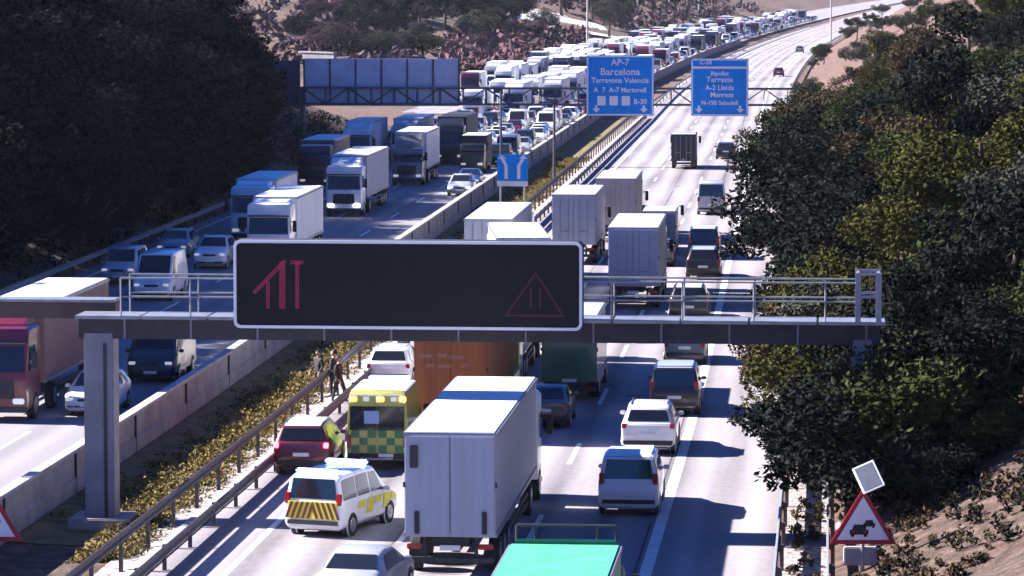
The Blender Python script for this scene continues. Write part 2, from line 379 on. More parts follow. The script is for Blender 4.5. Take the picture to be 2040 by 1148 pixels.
CARS = {   # stations, belt, window bands (front y range, rear y range, sides), lamp heights
 'hatch': dict(belt=.93, H=1.48, st=[(-2.05,.76,.40,.62,.74),(-2.02,.84,.32,.92,.80),(-1.93,.87,.25,1.0,.79),(-1.52,.885,.2,1.40,.66),(-1.2,.885,.2,1.46,.66),(-.5,.885,.2,1.49,.68),(.22,.885,.2,1.46,.66),(1.02,.885,.2,1.0,.78),(1.72,.87,.2,.86,.77),(1.98,.82,.25,.70,.74),(2.06,.74,.36,.56,.70)],
   ws=(.27,.97), rw=(-1.90,-1.55), side=[(-.30,.80,-.30,.26),(-1.42,-.40,-1.22,-.40)], wy=(1.28,-1.27), r=.31),
 'sedan': dict(belt=.92, H=1.44, st=[(-2.25,.76,.40,.62,.74),(-2.2,.84,.32,.96,.78),(-2.1,.87,.25,1.0,.78),(-1.62,.89,.2,1.03,.78),(-.98,.89,.2,1.38,.66),(-.35,.89,.2,1.45,.67),(.32,.89,.2,1.42,.66),(1.12,.89,.2,.99,.78),(1.85,.87,.2,.86,.77),(2.15,.82,.25,.70,.74),(2.25,.74,.36,.56,.70)],
   ws=(.37,1.07), rw=(-1.57,-1.02), side=[(-.20,.88,-.20,.34),(-1.2,-.30,-.85,-.30)], wy=(1.38,-1.36), r=.32),
 'suv': dict(belt=1.05, H=1.68, st=[(-2.2,.80,.45,.74,.78),(-2.17,.89,.38,1.08,.84),(-2.1,.915,.3,1.12,.83),(-1.86,.925,.26,1.60,.70),(-1.4,.925,.26,1.67,.71),(-.5,.925,.26,1.69,.72),(.25,.925,.26,1.66,.70),(.98,.925,.26,1.14,.83),(1.8,.91,.26,1.02,.82),(2.12,.86,.3,.86,.79),(2.2,.78,.42,.68,.75)],
   ws=(.30,.93), rw=(-2.07,-1.89), side=[(-.30,.78,-.30,.30),(-1.75,-.40,-1.58,-.40)], wy=(1.36,-1.36), r=.36),
 'estate': dict(belt=.95, H=1.52, st=[(-2.3,.76,.40,.66,.76),(-2.27,.85,.32,.96,.81),(-2.2,.88,.25,1.02,.80),(-1.85,.895,.2,1.44,.67),(-1.3,.895,.2,1.50,.68),(-.4,.895,.2,1.53,.69),(.35,.895,.2,1.49,.67),(1.1,.895,.2,1.02,.79),(1.85,.88,.2,.88,.78),(2.18,.83,.25,.72,.75),(2.28,.75,.36,.58,.70)],
   ws=(.40,1.05), rw=(-2.17,-1.88), side=[(-.25,.88,-.25,.38),(-1.75,-.35,-1.6,-.35)], wy=(1.4,-1.38), r=.33),
 'mpv': dict(belt=1.02, H=1.86, st=[(-2.2,.80,.42,.74,.80),(-2.19,.88,.34,1.0,.86),(-2.15,.91,.28,1.10,.85),(-2.08,.92,.24,1.78,.76),(-1.8,.92,.24,1.85,.77),(-.4,.92,.24,1.87,.78),(.55,.92,.24,1.82,.75),(1.35,.92,.24,1.12,.82),(1.85,.90,.24,.98,.80),(2.13,.85,.28,.82,.78),(2.2,.77,.40,.64,.74)],
   ws=(.61,1.29), rw=(-2.145,-2.085), side=[(.02,1.08,.02,.58),(-.95,-.10,-.95,-.10),(-1.98,-1.05,-1.94,-1.05)], wy=(1.4,-1.4), r=.33),
 'van': dict(belt=1.12, H=2.3, st=[(-2.6,.88,.46,.8,.88),(-2.59,.95,.38,1.0,.93),(-2.56,.97,.3,1.2,.92),(-2.5,.98,.28,2.18,.86),(-2.3,.98,.28,2.28,.86),(-.4,.98,.28,2.31,.87),(1.0,.98,.28,2.24,.84),(1.85,.98,.28,1.24,.87),(2.3,.95,.28,1.06,.84),(2.55,.89,.32,.86,.81),(2.62,.8,.44,.68,.76)],
   ws=(1.07,1.79), rw=(-2.553,-2.505), side=[(.45,1.62,.45,1.02)], wy=(1.62,-1.6), r=.35),
}
PROTO = {}
def wheel(root, x, y, r, w=.22, rim=True):
    m = MB(); s = 1 if x > 0 else -1
    m.cyl((-w/2, 0, 0), (w/2, 0, 0), r, 20)
    t = m.build('wheel', RUB, root, .03, 1); t.location = (x - s * w/2, y, r)
    if rim:
        m = MB(); m.cyl((s*(w/2 - .03), 0, 0), (s*(w/2 + .012), 0, 0), r * .64, 14); m.cyl((s*(w/2), 0, 0), (s*(w/2 + .03), 0, 0), r * .16, 8); m.build('rim', RIM, t, .012, 1)
    return t
def make_car(style, pm, detail=2, brake=False, headlit=False, roof=None):
    key = (style, pm.name, detail, brake, headlit, roof.name if roof else None)
    if key in PROTO: return PROTO[key], False
    d = CARS[style]; h = Hull(d['st'], d['belt']); st = d['st']; L0, L1 = st[0][0], st[-1][0]
    name = {'mpv': 'people_carrier', 'van': 'panel_van', 'suv': 'suv'}.get(style, 'car')
    root = empty(name)
    m = MB(); m.loft(h.R)
    if detail: 
        for x in (-1, 1):
            for y in d['wy']: m.cyl((x*(st[4][1] - .2), y, d['r']), (x*(st[4][1] + .006), y, d['r']), d['r'] * 1.2, 18, 1)
        m.box((0, 0, .24), (1.4, L1 - L0 - .7, .1), 1)
    m.build('body', [pm, BLK], root, .035 if detail else 0)
    a, b = d['ws']
    m = MB(); h.patch(m, [(a, 4.0), (a, 5.0), (b, 5.18), (b, 3.82)]); m.build('windscreen', GLASS, root)
    a, b = d['rw']
    m = MB(); h.patch(m, [(b, 4.0), (b, 5.0), (a, 5.14), (a, 3.86)]); m.build('rear_window', GLASS, root)
    for sgn in (0, 1):
        for (b0, b1, t0, t1) in d['side']:
            m = MB(); lo, hi = (2.12, 2.88) if sgn == 0 else (6.88, 6.12)
            h.patch(m, [(b0, lo), (b1, lo), (t1, hi), (t0, hi)]); m.build('side_window', GLASS, root)
    zl = .64 if style in ('hatch', 'sedan', 'estate') else .8
    for x in (-1, 1):
        o = B('headlight', LAMP if not headlit else mat('headlamp_lit', (.9, .9, .9), .1, emit=(1, .96, .9), estr=8), root, [((x*st[-2][1]*.80, L1 - .10, zl), (.30, .14, .15))], .03)
        zt_ = {'mpv': 1.15, 'van': 1.1, 'suv': 1.02}.get(style, .84)
        B('tail_light', BRAKE if brake else TAIL, root, [((x*(st[1][1] - .07), L0 + .06, zt_), (.16, .13, .34 if style in ('mpv', 'van') else .17))], .02)
    if detail:
        for x in (-1, 1):
            B('mirror', [pm], root, [((x*(st[7][1] + .09), d['side'][0][1] - .10, d['belt'] + .09), (.20, .10, .14))], .03)
            for y in d['wy']: wheel(root, x*(st[4][1] + .02), y, d['r'], rim=detail > 1)
        B('rear_bumper', BLK, root, [((0, L0 + .05, .46), (st[1][1]*1.9, .16, .20))], .04)
        B('front_bumper', BLK, root, [((0, L1 - .10, .40), (st[-2][1]*1.8, .20, .16))], .04)
        B('grille', BLK, root, [((0, L1 - .05, zl - .02), (.7, .12, .11))], .02)
        B('number_plate', PLATE, root, [((0, L0 - .008, .72 if style != 'sedan' else .7), (.52, .03, .12))])
        B('number_plate', PLATE, root, [((0, L1 + .005, .46), (.52, .03, .11))])
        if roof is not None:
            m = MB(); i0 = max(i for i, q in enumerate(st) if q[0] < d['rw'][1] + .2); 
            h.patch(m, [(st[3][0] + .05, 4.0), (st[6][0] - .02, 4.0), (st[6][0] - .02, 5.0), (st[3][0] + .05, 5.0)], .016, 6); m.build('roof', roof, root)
        if style in ('suv', 'estate'):
            for x in (-1, 1): B('roof_rail', RIM, root, [((x*.62, -.6, d['H'] + .02), (.04, 1.7, .05))], .015)
        if style == 'van':
            B('rear_door_seam', BLK, root, [((0, L0 + .02, 1.25), (.025, .05, 1.5))])
            B('door_handle', BLK, root, [((.10, L0 + .0, 1.05), (.14, .06, .05))], .01)
    PROTO[key] = root
    return root, True
def reg(o):
    for k in o.children: reg(k)
    KIDS[o.name] = list(o.children)
def inst(maker, *a, **k):
    r, fresh = maker(*a, **k)
    if fresh: reg(r); return r
    return dup(r)

def make_truck(L, boxm, cabm, H=4.0, tractor=True, roofm=None, sidem=None, cabH=3.4, W_=2.5, detail=2, lit=False, z0=1.15, deflector=True, name='lorry', bars=True):
    """rigid or articulated lorry: nose at +L/2, tail at -L/2"""
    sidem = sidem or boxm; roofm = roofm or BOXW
    key = (L, boxm.name, cabm.name, H, tractor, roofm.name, sidem.name, cabH, W_, detail, lit, z0, deflector, bars)
    if key in PROTO: return PROTO[key], False
    root = empty(name); y0, y1 = -L/2, L/2; cl = 2.15; yb = y1 - cl - (.65 if tractor else .25)      # front of the box
    hw = W_/2
    m = MB(); m.box((0, (y0 + yb)/2, (z0 + H)/2 - .02), (W_ - .02, yb - y0, H - z0 - .04), 0)
    m.m[-1] = m.m[-2] = 1
    m.build('cargo_box', [boxm, sidem], root, .02)
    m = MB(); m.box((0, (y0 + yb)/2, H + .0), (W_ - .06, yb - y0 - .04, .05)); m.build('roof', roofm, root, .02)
    m = MB()
    for x in (-hw, hw):
        m.box((x, (y0 + yb)/2, H - .06), (.06, yb - y0 + .03, .11)); m.box((x, (y0 + yb)/2, z0 + .06), (.06, yb - y0 + .03, .13))
    m.build('edge_rail', GALV if boxm is not BOXB else BLK, root, .01)
    if detail:
        for x in (-1, 1):
            dr = B('rear_door', boxm, root, [((x*hw*.49, y0 - .02, (z0 + H)/2), (hw*.955, .05, H - z0 - .2))], .015)
            if bars: B('door_bar', GALV, dr, [((x*hw*.62, y0 - .06, (z0 + H)/2), (.035, .03, H - z0 - .3)), ((x*hw*.24, y0 - .06, (z0 + H)/2), (.035, .03, H - z0 - .3)), ((x*hw*.43, y0 - .065, z0 + .75), (.4, .03, .05))])
            B('tail_light', TAIL, root, [((x*(hw - .28), y0 + .02, z0 - .26), (.42, .08, .15))], .02)
            B('side_guard', CHAS if tractor else GALV, root, [((x*(hw - .04), (y0 + yb)/2 + .8, .85), (.05, (yb - y0)*.42, .12)), ((x*(hw - .04), (y0 + yb)/2 + .8, .58), (.05, (yb - y0)*.42, .12))])
        B('underrun_bar', CHAS, root, [((0, y0 + .05, .52), (W_ - .1, .14, .16)), ((-.7, y0 + .12, .8), (.1, .12, .5)), ((.7, y0 + .12, .8), (.1, .12, .5))], .02)
        B('number_plate', PLATE, root, [((0, y0 - .02, .86), (.56, .04, .14))])
        for x in (-1, 1):
            B('mudflap', RUB, root, [((x*(hw - .22), y0 + (.95 if tractor and L > 11 else 1.2), .48), (.40, .03, .62))])
            B('hinge', CHAS, root, [((x*(hw + .005), y0 + .01, z0 + (H - z0)*k), (.05, .1, .14)) for k in (.5,)])
    B('chassis', CHAS, root, [((0, (y0 + y1)/2 + .1, .95), (1.0, L - .6, .24))])
    ys = [y0 + 1.6, y0 + 2.9, y0 + 4.2] if tractor and L > 11 else [y0 + 1.9]
    ys += [y1 - 1.35] + ([y1 - 4.6] if tractor and L > 11 else [])
    for x in (-1, 1):
        for y in ys: wheel(root, x*(hw - .02), y, .5, .3 if y < y1 - 2 else .28, rim=detail > 1)
    # cab
    m = MB(); cw = hw - .03
    def rg(y, w, zb, zt): return [Vector((-w, y, zb)), Vector((-w, y, zt - .12)), Vector((-w + .12, y, zt)), Vector((w - .12, y, zt)), Vector((w, y, zt - .12)), Vector((w, y, zb))]
    m.loft([rg(y1 - cl, cw, .75, cabH), rg(y1 - .75, cw, .55, cabH), rg(y1 - .38, cw - .02, .45, cabH - .06), rg(y1 - .16, cw - .04, .42, cabH - .85), rg(y1 - .04, cw - .06, .4, 1.75), rg(y1, cw - .12, .42, 1.60)])
    cab = m.build('cab', cabm, root, .05)
    def fy(z): return y1 - .03 - (z - 1.75) / (cabH - .85 - 1.75) * .13 if z < cabH - .85 else y1 - .16 - (z - cabH + .85) / .79 * .22
    zs0, zs1 = 1.82, min(2.72, cabH - .62)
    m = MB(); m.add([(-cw + .12, fy(zs0) + .02, zs0), (cw - .12, fy(zs0) + .02, zs0), (cw - .16, fy(zs1) + .02, zs1), (-cw + .16, fy(zs1) + .02, zs1)], [(0, 1, 2, 3)]); m.build('windscreen', GLASS, cab)
    for x in (-1, 1):
        m = MB(); xx = x*(cw + .006); q = [(xx, y1 - .30, 1.85), (xx, y1 - 1.35, 1.95), (xx, y1 - 1.35, zs1), (xx, y1 - .42, zs1)]
        m.add(q, [(0, 1, 2, 3)]); m.build('side_window', GLASS, cab)
        B('headlight', mat('headlamp_lit', (.9, .9, .9), .1, emit=(1, .96, .9), estr=8) if lit else LAMP, cab, [((x*(cw - .34), y1 - .02, .78), (.42, .10, .20))], .03)
        B('mirror', BLK, cab, [((x*(cw + .22), y1 - .22, 2.25), (.20, .12, .62)), ((x*(cw + .08), y1 - .26, 2.5), (.22, .05, .05))], .03)
    B('grille', BLK, cab, [((0, y1 - .0, 1.22), (1.45, .06, .70))], .03)
    B('bumper', BLK if detail < 2 else GDARK, cab, [((0, y1 - .05, .48), (W_ - .12, .2, .22))], .04)
    B('sun_visor', BLK, cab, [((0, fy(zs1 + .1) + .12, zs1 + .10), (cw*1.9, .26, .07))], .02)
    if deflector and tractor:
        m = MB(); m.loft([[Vector((-cw + .15, y1 - cl + .05, cabH)), Vector((-cw + .2, y1 - cl + .05, max(H - .05, cabH + .1))), Vector((cw - .2, y1 - cl + .05, max(H - .05, cabH + .1))), Vector((cw - .15, y1 - cl + .05, cabH))],
                [Vector((-cw + .2, y1 - .9, cabH - .01)), Vector((-cw + .3, y1 - .9, cabH + .05)), Vector((cw - .3, y1 - .9, cabH + .05)), Vector((cw - .2, y1 - .9, cabH - .01))]]); m.build('air_deflector', cabm, cab, .04)
    PROTO[key] = root
    return root, True

GROUPS = {}
def put(o, Y, off, label, cat, L, away=True, yaw=None, ref='rear', group=None, z=None):
    """stand a vehicle on the road: away = driving from the camera; Y is where its near end stands"""
    if not away: Y *= 1.035; off -= .9
    h = head(Y + L/2); Yc = Y + math.cos(h) * L/2; X = edge(Y) + off + math.sin(h) * L/2
    rz = -h if away else PI - h
    if yaw is not None: rz = yaw; X = edge(Y) + off - math.sin(yaw) * L/2; Yc = Y + math.cos(yaw) * L/2
    o.location = (X, Yc, (0 if away else LZ) if z is None else z); o.rotation_euler = (0, 0, rz)
    return tag(o, label, cat, group or ('vehicles on the carriageway driving away' if away else 'vehicles queueing on the oncoming carriageway'))
CL = {'hatch': 4.1, 'sedan': 4.5, 'suv': 4.4, 'estate': 4.6, 'mpv': 4.4, 'van': 5.2}
CN = {'hatch': 'hatchback', 'sedan': 'saloon car', 'suv': 'SUV', 'estate': 'estate car', 'mpv': 'people carrier', 'van': 'panel van'}
def car(style, pm, Y, off, label, cat='car', away=True, **k):
    yaw = k.pop('yaw', None); g = k.pop('group', None); o = inst(make_car, style, pm, **k)
    return put(o, Y, off, label, cat, CL[style], away, yaw, group=g)
def truck(Y, off, label, L, boxm, cabm, away=True, cat='lorry', **k):
    yaw = k.pop('yaw', None); g = k.pop('group', None); o = inst(make_truck, L, boxm, cabm, **k)
    return put(o, Y, off, label, cat, L, away, yaw, group=g)

# --- the near side, driving away from the camera
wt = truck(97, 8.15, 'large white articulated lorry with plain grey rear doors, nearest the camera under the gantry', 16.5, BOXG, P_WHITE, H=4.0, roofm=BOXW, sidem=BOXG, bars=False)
for q in (-1, 1):      # buffers and a notice holder on the rear doors
    B('rubber_buffer', BLK, wt, [((q*.92 + .02, -16.5/2 - .07, 1.55), (.13, .08, .62))], .02)
B('document_box', GDARK, wt, [((-.98, -8.33, 3.35), (.22, .06, .62))], .02)
orng = truck(126.0, 5.15, 'orange tarpaulin lorry, partly hidden by the white lorry and the gantry beam', 16.5, BOXO, P_WHITE, H=4.0, W_=2.6, sidem=BOXO, bars=False)
m = MB()
for i, (x, z, w) in enumerate([(-.9, 3.05, .5), (-.3, 3.08, .35), (.2, 3.02, .5), (-.7, 2.72, .3), (-.2, 2.70, .5), (.55, 2.74, .3)]): m.box((x, -8.30, z), (w, .02, .12))
m.build('faded_lettering', mat('faded_print', (.42, .16, .08), .6), orng)
truck(143, 4.95, 'white box lorry ahead of the orange one, mostly hidden by the message sign', 13.0, BOXG, P_WHITE, H=4.0)
truck(138, 8.5, 'dark green box lorry ahead of the black car in the middle lane', 8.5, P_GREEN, P_GREEN, H=3.3, W_=2.15, tractor=False, cabH=2.7, z0=.8, roofm=BOXG, bars=False)
car('sedan', P_BLACK, 129.6, 8.15, 'black car half hidden beside the white lorry', 'car')
car('mpv', P_WHITE, 108.4, 12.35, 'pale people carrier with white roof and dark rear window in the right lane', 'van', roof=BOXW)
car('suv', P_WHITE, 122.4, 12.25, 'white SUV with a dark rear window in front of the pale people carrier', 'SUV')
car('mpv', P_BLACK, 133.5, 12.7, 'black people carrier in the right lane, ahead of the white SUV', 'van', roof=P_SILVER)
car('hatch', P_GREY, 151.5, 12.5, 'dark grey hatchback seen just below the gantry beam on the right', 'car')
car('suv', P_MAROON, 117.3, 1.15, 'SUV, maroon from shade and red glow, with its brake lights lit, stopped on the left shoulder', 'SUV', brake=True, roof=P_WHITE)  # shade and red glow put into the maroon, sunlit roof into the white
car('estate', P_WHITE, 143.2, .95, 'white estate car stopped on the left shoulder ahead of the ambulance', 'car')
car('sedan', P_SILVER, 91.6, 6.0, 'silver saloon at the bottom edge of the view behind the white lorry', 'car', yaw=-.20)
# green lorry in the foreground
gt = truck(68.8, 12.5, 'lorry with a turquoise tarpaulin roof at the bottom of the view', 14.0, TARPG, P_GREEN, H=3.62, roofm=TARPG, sidem=TARPG, cabH=2.9, deflector=False)
m = MB(); yf = 14.0/2 - 2.15 - .65
B('headboard', P_GREEN, gt, [((0, yf + .16, 3.35), (2.3, .1, .75))], .03)
for z in (4.02, ): m.cyl((-1.12, yf + .3, z), (1.12, yf + .3, z), .035, 8)
for x in (-1.12, -.7, .7, 1.12): m.cyl((x, yf + .3, 3.2), (x, yf + .3, 4.02), .03, 8)
m.build('roof_rack', GDARK, gt)
# beyond the gantry
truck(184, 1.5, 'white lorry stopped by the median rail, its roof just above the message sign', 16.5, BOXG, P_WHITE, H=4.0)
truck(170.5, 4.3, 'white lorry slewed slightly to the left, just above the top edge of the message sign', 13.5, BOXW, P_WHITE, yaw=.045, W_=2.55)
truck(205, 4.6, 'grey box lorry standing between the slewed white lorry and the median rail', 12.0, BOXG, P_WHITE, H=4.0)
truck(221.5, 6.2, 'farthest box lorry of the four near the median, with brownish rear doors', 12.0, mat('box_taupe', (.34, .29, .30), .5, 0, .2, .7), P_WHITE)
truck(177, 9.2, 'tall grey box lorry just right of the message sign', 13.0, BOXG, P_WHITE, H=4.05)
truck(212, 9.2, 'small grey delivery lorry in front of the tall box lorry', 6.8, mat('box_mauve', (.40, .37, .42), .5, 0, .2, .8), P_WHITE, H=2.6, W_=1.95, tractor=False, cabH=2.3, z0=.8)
car('van', P_SILVER, 248, 11.5, 'grey panel van in the right lane among the trees', 'van')
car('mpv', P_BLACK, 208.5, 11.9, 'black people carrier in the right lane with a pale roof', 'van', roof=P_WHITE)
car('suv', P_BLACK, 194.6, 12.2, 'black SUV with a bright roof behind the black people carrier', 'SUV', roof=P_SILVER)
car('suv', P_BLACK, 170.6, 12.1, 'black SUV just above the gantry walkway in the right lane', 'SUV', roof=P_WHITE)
car('hatch', P_GREY, 203.5, 9.45, 'dark hatchback between the tall box lorry and the black SUV', 'car')
truck(308, 7.8, 'dark box van alone on the open road below the blue signs', 7.0, BOXB, P_WHITE, H=3.0, W_=2.1, tractor=False, cabH=2.4, z0=.7)
car('hatch', P_BLACK, 325, 11.1, 'black hatchback to the right of the dark box van on the open road', 'car')
car('hatch', P_MAROON, 600, 13.6, 'dark red car alone at the far bend, right of the blue signs', 'car')
car('hatch', P_GREY, 793, 12.8, 'small dark car at the farthest part of the open bend', 'car')

# --- the ambulance (tall, yellow and green) and the rapid response van
def chequer(mb, x0, x1, z0, z1, y, n, k, axis='x'):
    for i in range(n):
        for j in range(k):
            if (i + j) % 2: continue
            a = x0 + (x1 - x0)*(i + .5)/n; b = z0 + (z1 - z0)*(j + .5)/k; w = abs(x1 - x0)/n; h = (z1 - z0)/k
            if axis == 'x': mb.box((a, y, b), (w, .012, h))
            else: mb.box((y, a, b), (.012, w, h))
AM = empty('ambulance')
h = Hull([(-2.95,.96,.45,.9,.96),(-2.94,1.0,.36,1.2,.98),(-2.92,1.02,.32,2.5,.95),(-2.7,1.02,.3,2.62,.93),(.4,1.02,.3,2.64,.93),(1.1,1.02,.3,2.3,.88),(1.9,1.02,.3,1.3,.9),(2.5,.98,.3,1.08,.86),(2.85,.9,.36,.86,.82),(2.95,.82,.45,.7,.78)], 1.3)
m = MB(); m.loft(h.R)
for x in (-1, 1):
    for y in (1.9, -1.75): m.cyl((x*.8, y, .36), (x*1.026, y, .36), .43, 18, 1)
m.build('body', [P_YELLOW, BLK], AM, .04)
m = MB(); h.patch(m, [(-2.68, 3.1), (.38, 3.1), (.38, 5.9), (-2.68, 5.9)], .012, 8); m.build('roof', BOXW, AM)
m = MB(); h.patch(m, [(1.16, 4.0), (1.16, 5.0), (1.84, 5.15), (1.84, 3.85)]); m.build('windscreen', GLASS, AM)
for x in (-1, 1):
    rd = B('rear_door', P_YELLOW, AM, [((x*.45, -2.965, 1.5), (.86, .05, 1.95))], .02)
    B('rear_window', GLASS, rd, [((x*.46, -3.0, 1.72), (.88, .03, .80))], .02)
    m = MB(); chequer(m, x*.05, x*.86, .58, 1.32, -2.998, 3, 3); m.build('chequer_marking', mat('reflective_green', (.05, .20, .05), .4), rd)
    m = MB(); chequer(m, -2.8, 1.0, .7, 1.25, x*1.032, 10, 2, 'y'); m.build('chequer_marking', MATS['reflective_green'], AM)
    B('tail_light', TAIL, AM, [((x*.93, -2.97, .95), (.12, .08, .42))], .02)
    for y in (1.9, -1.75): wheel(AM, x*1.04, y, .36)
    B('mirror', BLK, AM, [((x*1.15, 1.55, 1.55), (.22, .12, .32))], .03)
    m = MB(); h.patch(m, [(.6, 2.15 if x < 0 else 6.85), (1.7, 2.15 if x < 0 else 6.85), (1.15, 2.8 if x < 0 else 6.2), (.6, 2.8 if x < 0 else 6.2)]); m.build('side_window', GLASS, AM)
B('lamp_panel', BOXW, AM, [((0, -2.945, 2.36), (1.86, .06, .30))], .02)
B('painted_reflection', mat('pale_blue_reflection', (.30, .42, .62), .3), AM, [((-.18, -3.03, 1.76), (.50, .02, .42))])  # light reflection in the rear window, painted as a flat pale square
for i, x in enumerate((-.78, -.36, .12, .56, .84)):
    B('warning_lamp', ORL if i % 2 == 0 else LAMP, AM, [((x, -2.97, 2.36), (.25, .10, .19))], .03)
B('rear_bumper', BLK, AM, [((0, -2.99, .46), (2.0, .16, .2))], .03); B('step', GALV, AM, [((0, -3.12, .40), (1.1, .24, .06))], .01)
B('number_plate', PLATE, AM, [((.3, -3.085, .5), (.5, .03, .11))])
B('light_bar', BLL, AM, [((0, .5, 2.70), (1.4, .3, .12))], .04)
put(AM, 118.9, 3.45, 'tall yellow and green chequered ambulance with white roof beside the orange lorry', 'ambulance', 5.9)
PV = empty('response_van'); v, _ = make_car('mpv', P_WHITE)
if not _: v = dup(v)
for ch in list(v.children): ch.parent = PV
bpy.data.objects.remove(v)
PROTO.pop(('mpv', P_WHITE.name, 2, False, False, None), None)
hm = Hull(CARS['mpv']['st'], CARS['mpv']['belt'])
YEL2 = mat('reflective_yellow', (.72, .62, .03), .4); RED2 = mat('reflective_dark_red', (.10, .02, .03), .4)
B('rear_panel', YEL2, PV, [((0, -2.215, .82), (1.56, .03, .52))], .01)
m = MB()
for s_ in (-1, 1):
    for i in range(5):
        x = s_*(.10 + i*.17); q = [(x, .58), (x + s_*.09, .58), (x - s_*.09 + s_*.0, 1.06), (x - s_*.18, 1.06)]
        if s_*q[3][0] < 0: q = [(x, .58), (x + s_*.09, .58), (s_*.005, .58 + .48*abs(x + s_*.09)/.18), (s_*.005, .58 + .48*abs(x)/.18)]
        m.prism(q, -2.238, -2.226)
m.build('chevron_marking', RED2, PV)
for x in (-1, 1):
    m = MB(); u0, u1 = (1.25, 1.92) if x < 0 else (7.75, 7.08)
    for i in range(5):
        ya = -1.0 + i*.62; hm.patch(m, [(ya, u0 if i % 2 else (u0 + u1)/2), (ya + .5, u0 if i % 2 else (u0 + u1)/2), (ya + .62, u1), (ya + .12, u1)], .014, 2)
    m.build('side_marking', YEL2 if x > 0 else YEL2, PV)
B('light_bar', BLL, PV, [((0, -1.85, 1.93), (1.3, .22, .12))], .04); B('light_bar', BLL, PV, [((0, .3, 1.94), (1.3, .26, .13))], .04)
put(PV, 104.2, 3.4, 'white response van with yellow chevron tail and blue light bar, angled across the lane', 'ambulance', 4.4, yaw=-.36)
# --- the oncoming side: named vehicles near the camera, then the jam
def onc_car(style, pm, Y, off, label, cat='car', **k): return car(style, pm, Y, off, label, cat, away=False, **k)
onc_car('hatch', P_WHITE, 125.5, -7.5, 'white hatchback half hidden by the gantry post on the oncoming lanes')
onc_car('van', P_TEAL, 136, -7.2, 'dark teal van behind the white hatchback, seen under the gantry beam', 'van')
truck(124, -10.5, 'red lorry with brown trailer and sunlit roof at the left edge of the view', 15.0, BOXC, P_RED, away=False, H=3.95)
onc_car('van', P_WHITE, 171, -13.6, 'white van just above the gantry walkway, second row from the left', 'van')
onc_car('mpv', P_SILVER, 180, -17.0, 'pale people carrier leftmost in the queue, beside the sunlit trailer roof', 'van')
onc_car('suv', P_WHITE, 190, -13.9, 'white SUV just left of the message sign', 'SUV')
onc_car('estate', P_SILVER, 197.5, -17.3, 'silver estate car by the shaded guardrail, behind the leftmost people carrier')
truck(191.5, -10.9, 'pale blue box lorry whose windscreen shows just above the message sign', 14.0, BOXW, P_WHITE, away=False, H=3.7, cabH=3.5, z0=1.0)
truck(209, -14.6, 'white lorry hidden behind the pale blue box lorry under the trees', 12.0, BOXW, P_WHITE, away=False, H=3.7)
truck(232, -11.9, 'white articulated lorry with a black grille and both headlights on', 16.0, BOXG, P_WHITE, away=False, H=3.95, lit=True)
truck(261, -17.8, 'dark brown lorry with a pale roof at the edge of the trees', 12.0, BOXC, P_MAROON, away=False, H=3.7, tractor=False, deflector=False)
truck(267, -11.5, 'white lorry with a dark windscreen in the shade behind the headlit lorry', 13.0, BOXW, P_GREY, away=False, H=4.0, cabH=2.9)
onc_car('estate', P_SILVER, 254, -6.3, 'silver car with bright headlamps in the lane beside the concrete parapet', headlit=True)
onc_car('sedan', P_BLUE, 263, -6.5, 'dark blue saloon behind the silver car by the parapet')
truck(284, -8.1, 'dark lorry with a white roof in the lane beside the parapet', 7.5, BOXB, P_BLACK, away=False, H=3.0, tractor=False, W_=2.1, cabH=2.4, z0=.7)
truck(297, -11.2, 'black articulated lorry between the white lorries and the dark small lorry', 14.0, BOXB, P_BLACK, away=False, H=4.0, roofm=BOXB)
truck(296, -14.9, 'silver-cabbed white lorry behind the white lorry with the dark windscreen', 13.0, BOXW, P_SILVER, away=False, H=3.9)
truck(290, -18.2, 'white lorry at the far left of the queue, below the sign backs', 12.0, BOXW, P_WHITE, away=False, H=3.9)
jr = random.Random(21)
LN = {-6.9: 'lane beside the median', -10.4: 'second lane', -13.9: 'third lane', -17.4: 'fourth lane', -20.9: 'inner merging lane', -24.4: 'outer merging lane'}
ORD = lambda n: str(n) + ('th' if 10 < n % 100 < 14 else {1: 'st', 2: 'nd', 3: 'rd'}.get(n % 10, 'th'))
CPAL = [P_WHITE, P_WHITE, P_WHITE, P_SILVER, P_SILVER, P_GREY, P_BLACK, P_BLACK, P_BLUE, P_RED, P_BEIGE, P_WHITE]
CNAME = {'paint_white': 'white', 'paint_silver': 'silver', 'paint_grey': 'dark grey', 'paint_black': 'black', 'paint_blue': 'blue', 'paint_red': 'red', 'paint_beige': 'beige'}
TRK = [(12.0, BOXW, P_WHITE, 'white'), (13.5, BOXG, P_WHITE, 'grey'), (12.0, BOXW, P_RED, 'red-cabbed white'), (13.5, BOXW, P_WHITE, 'tall white'), (12.0, BOXB, P_BLACK, 'dark'), (13.5, BOXW, P_SILVER, 'silver-cabbed white')]
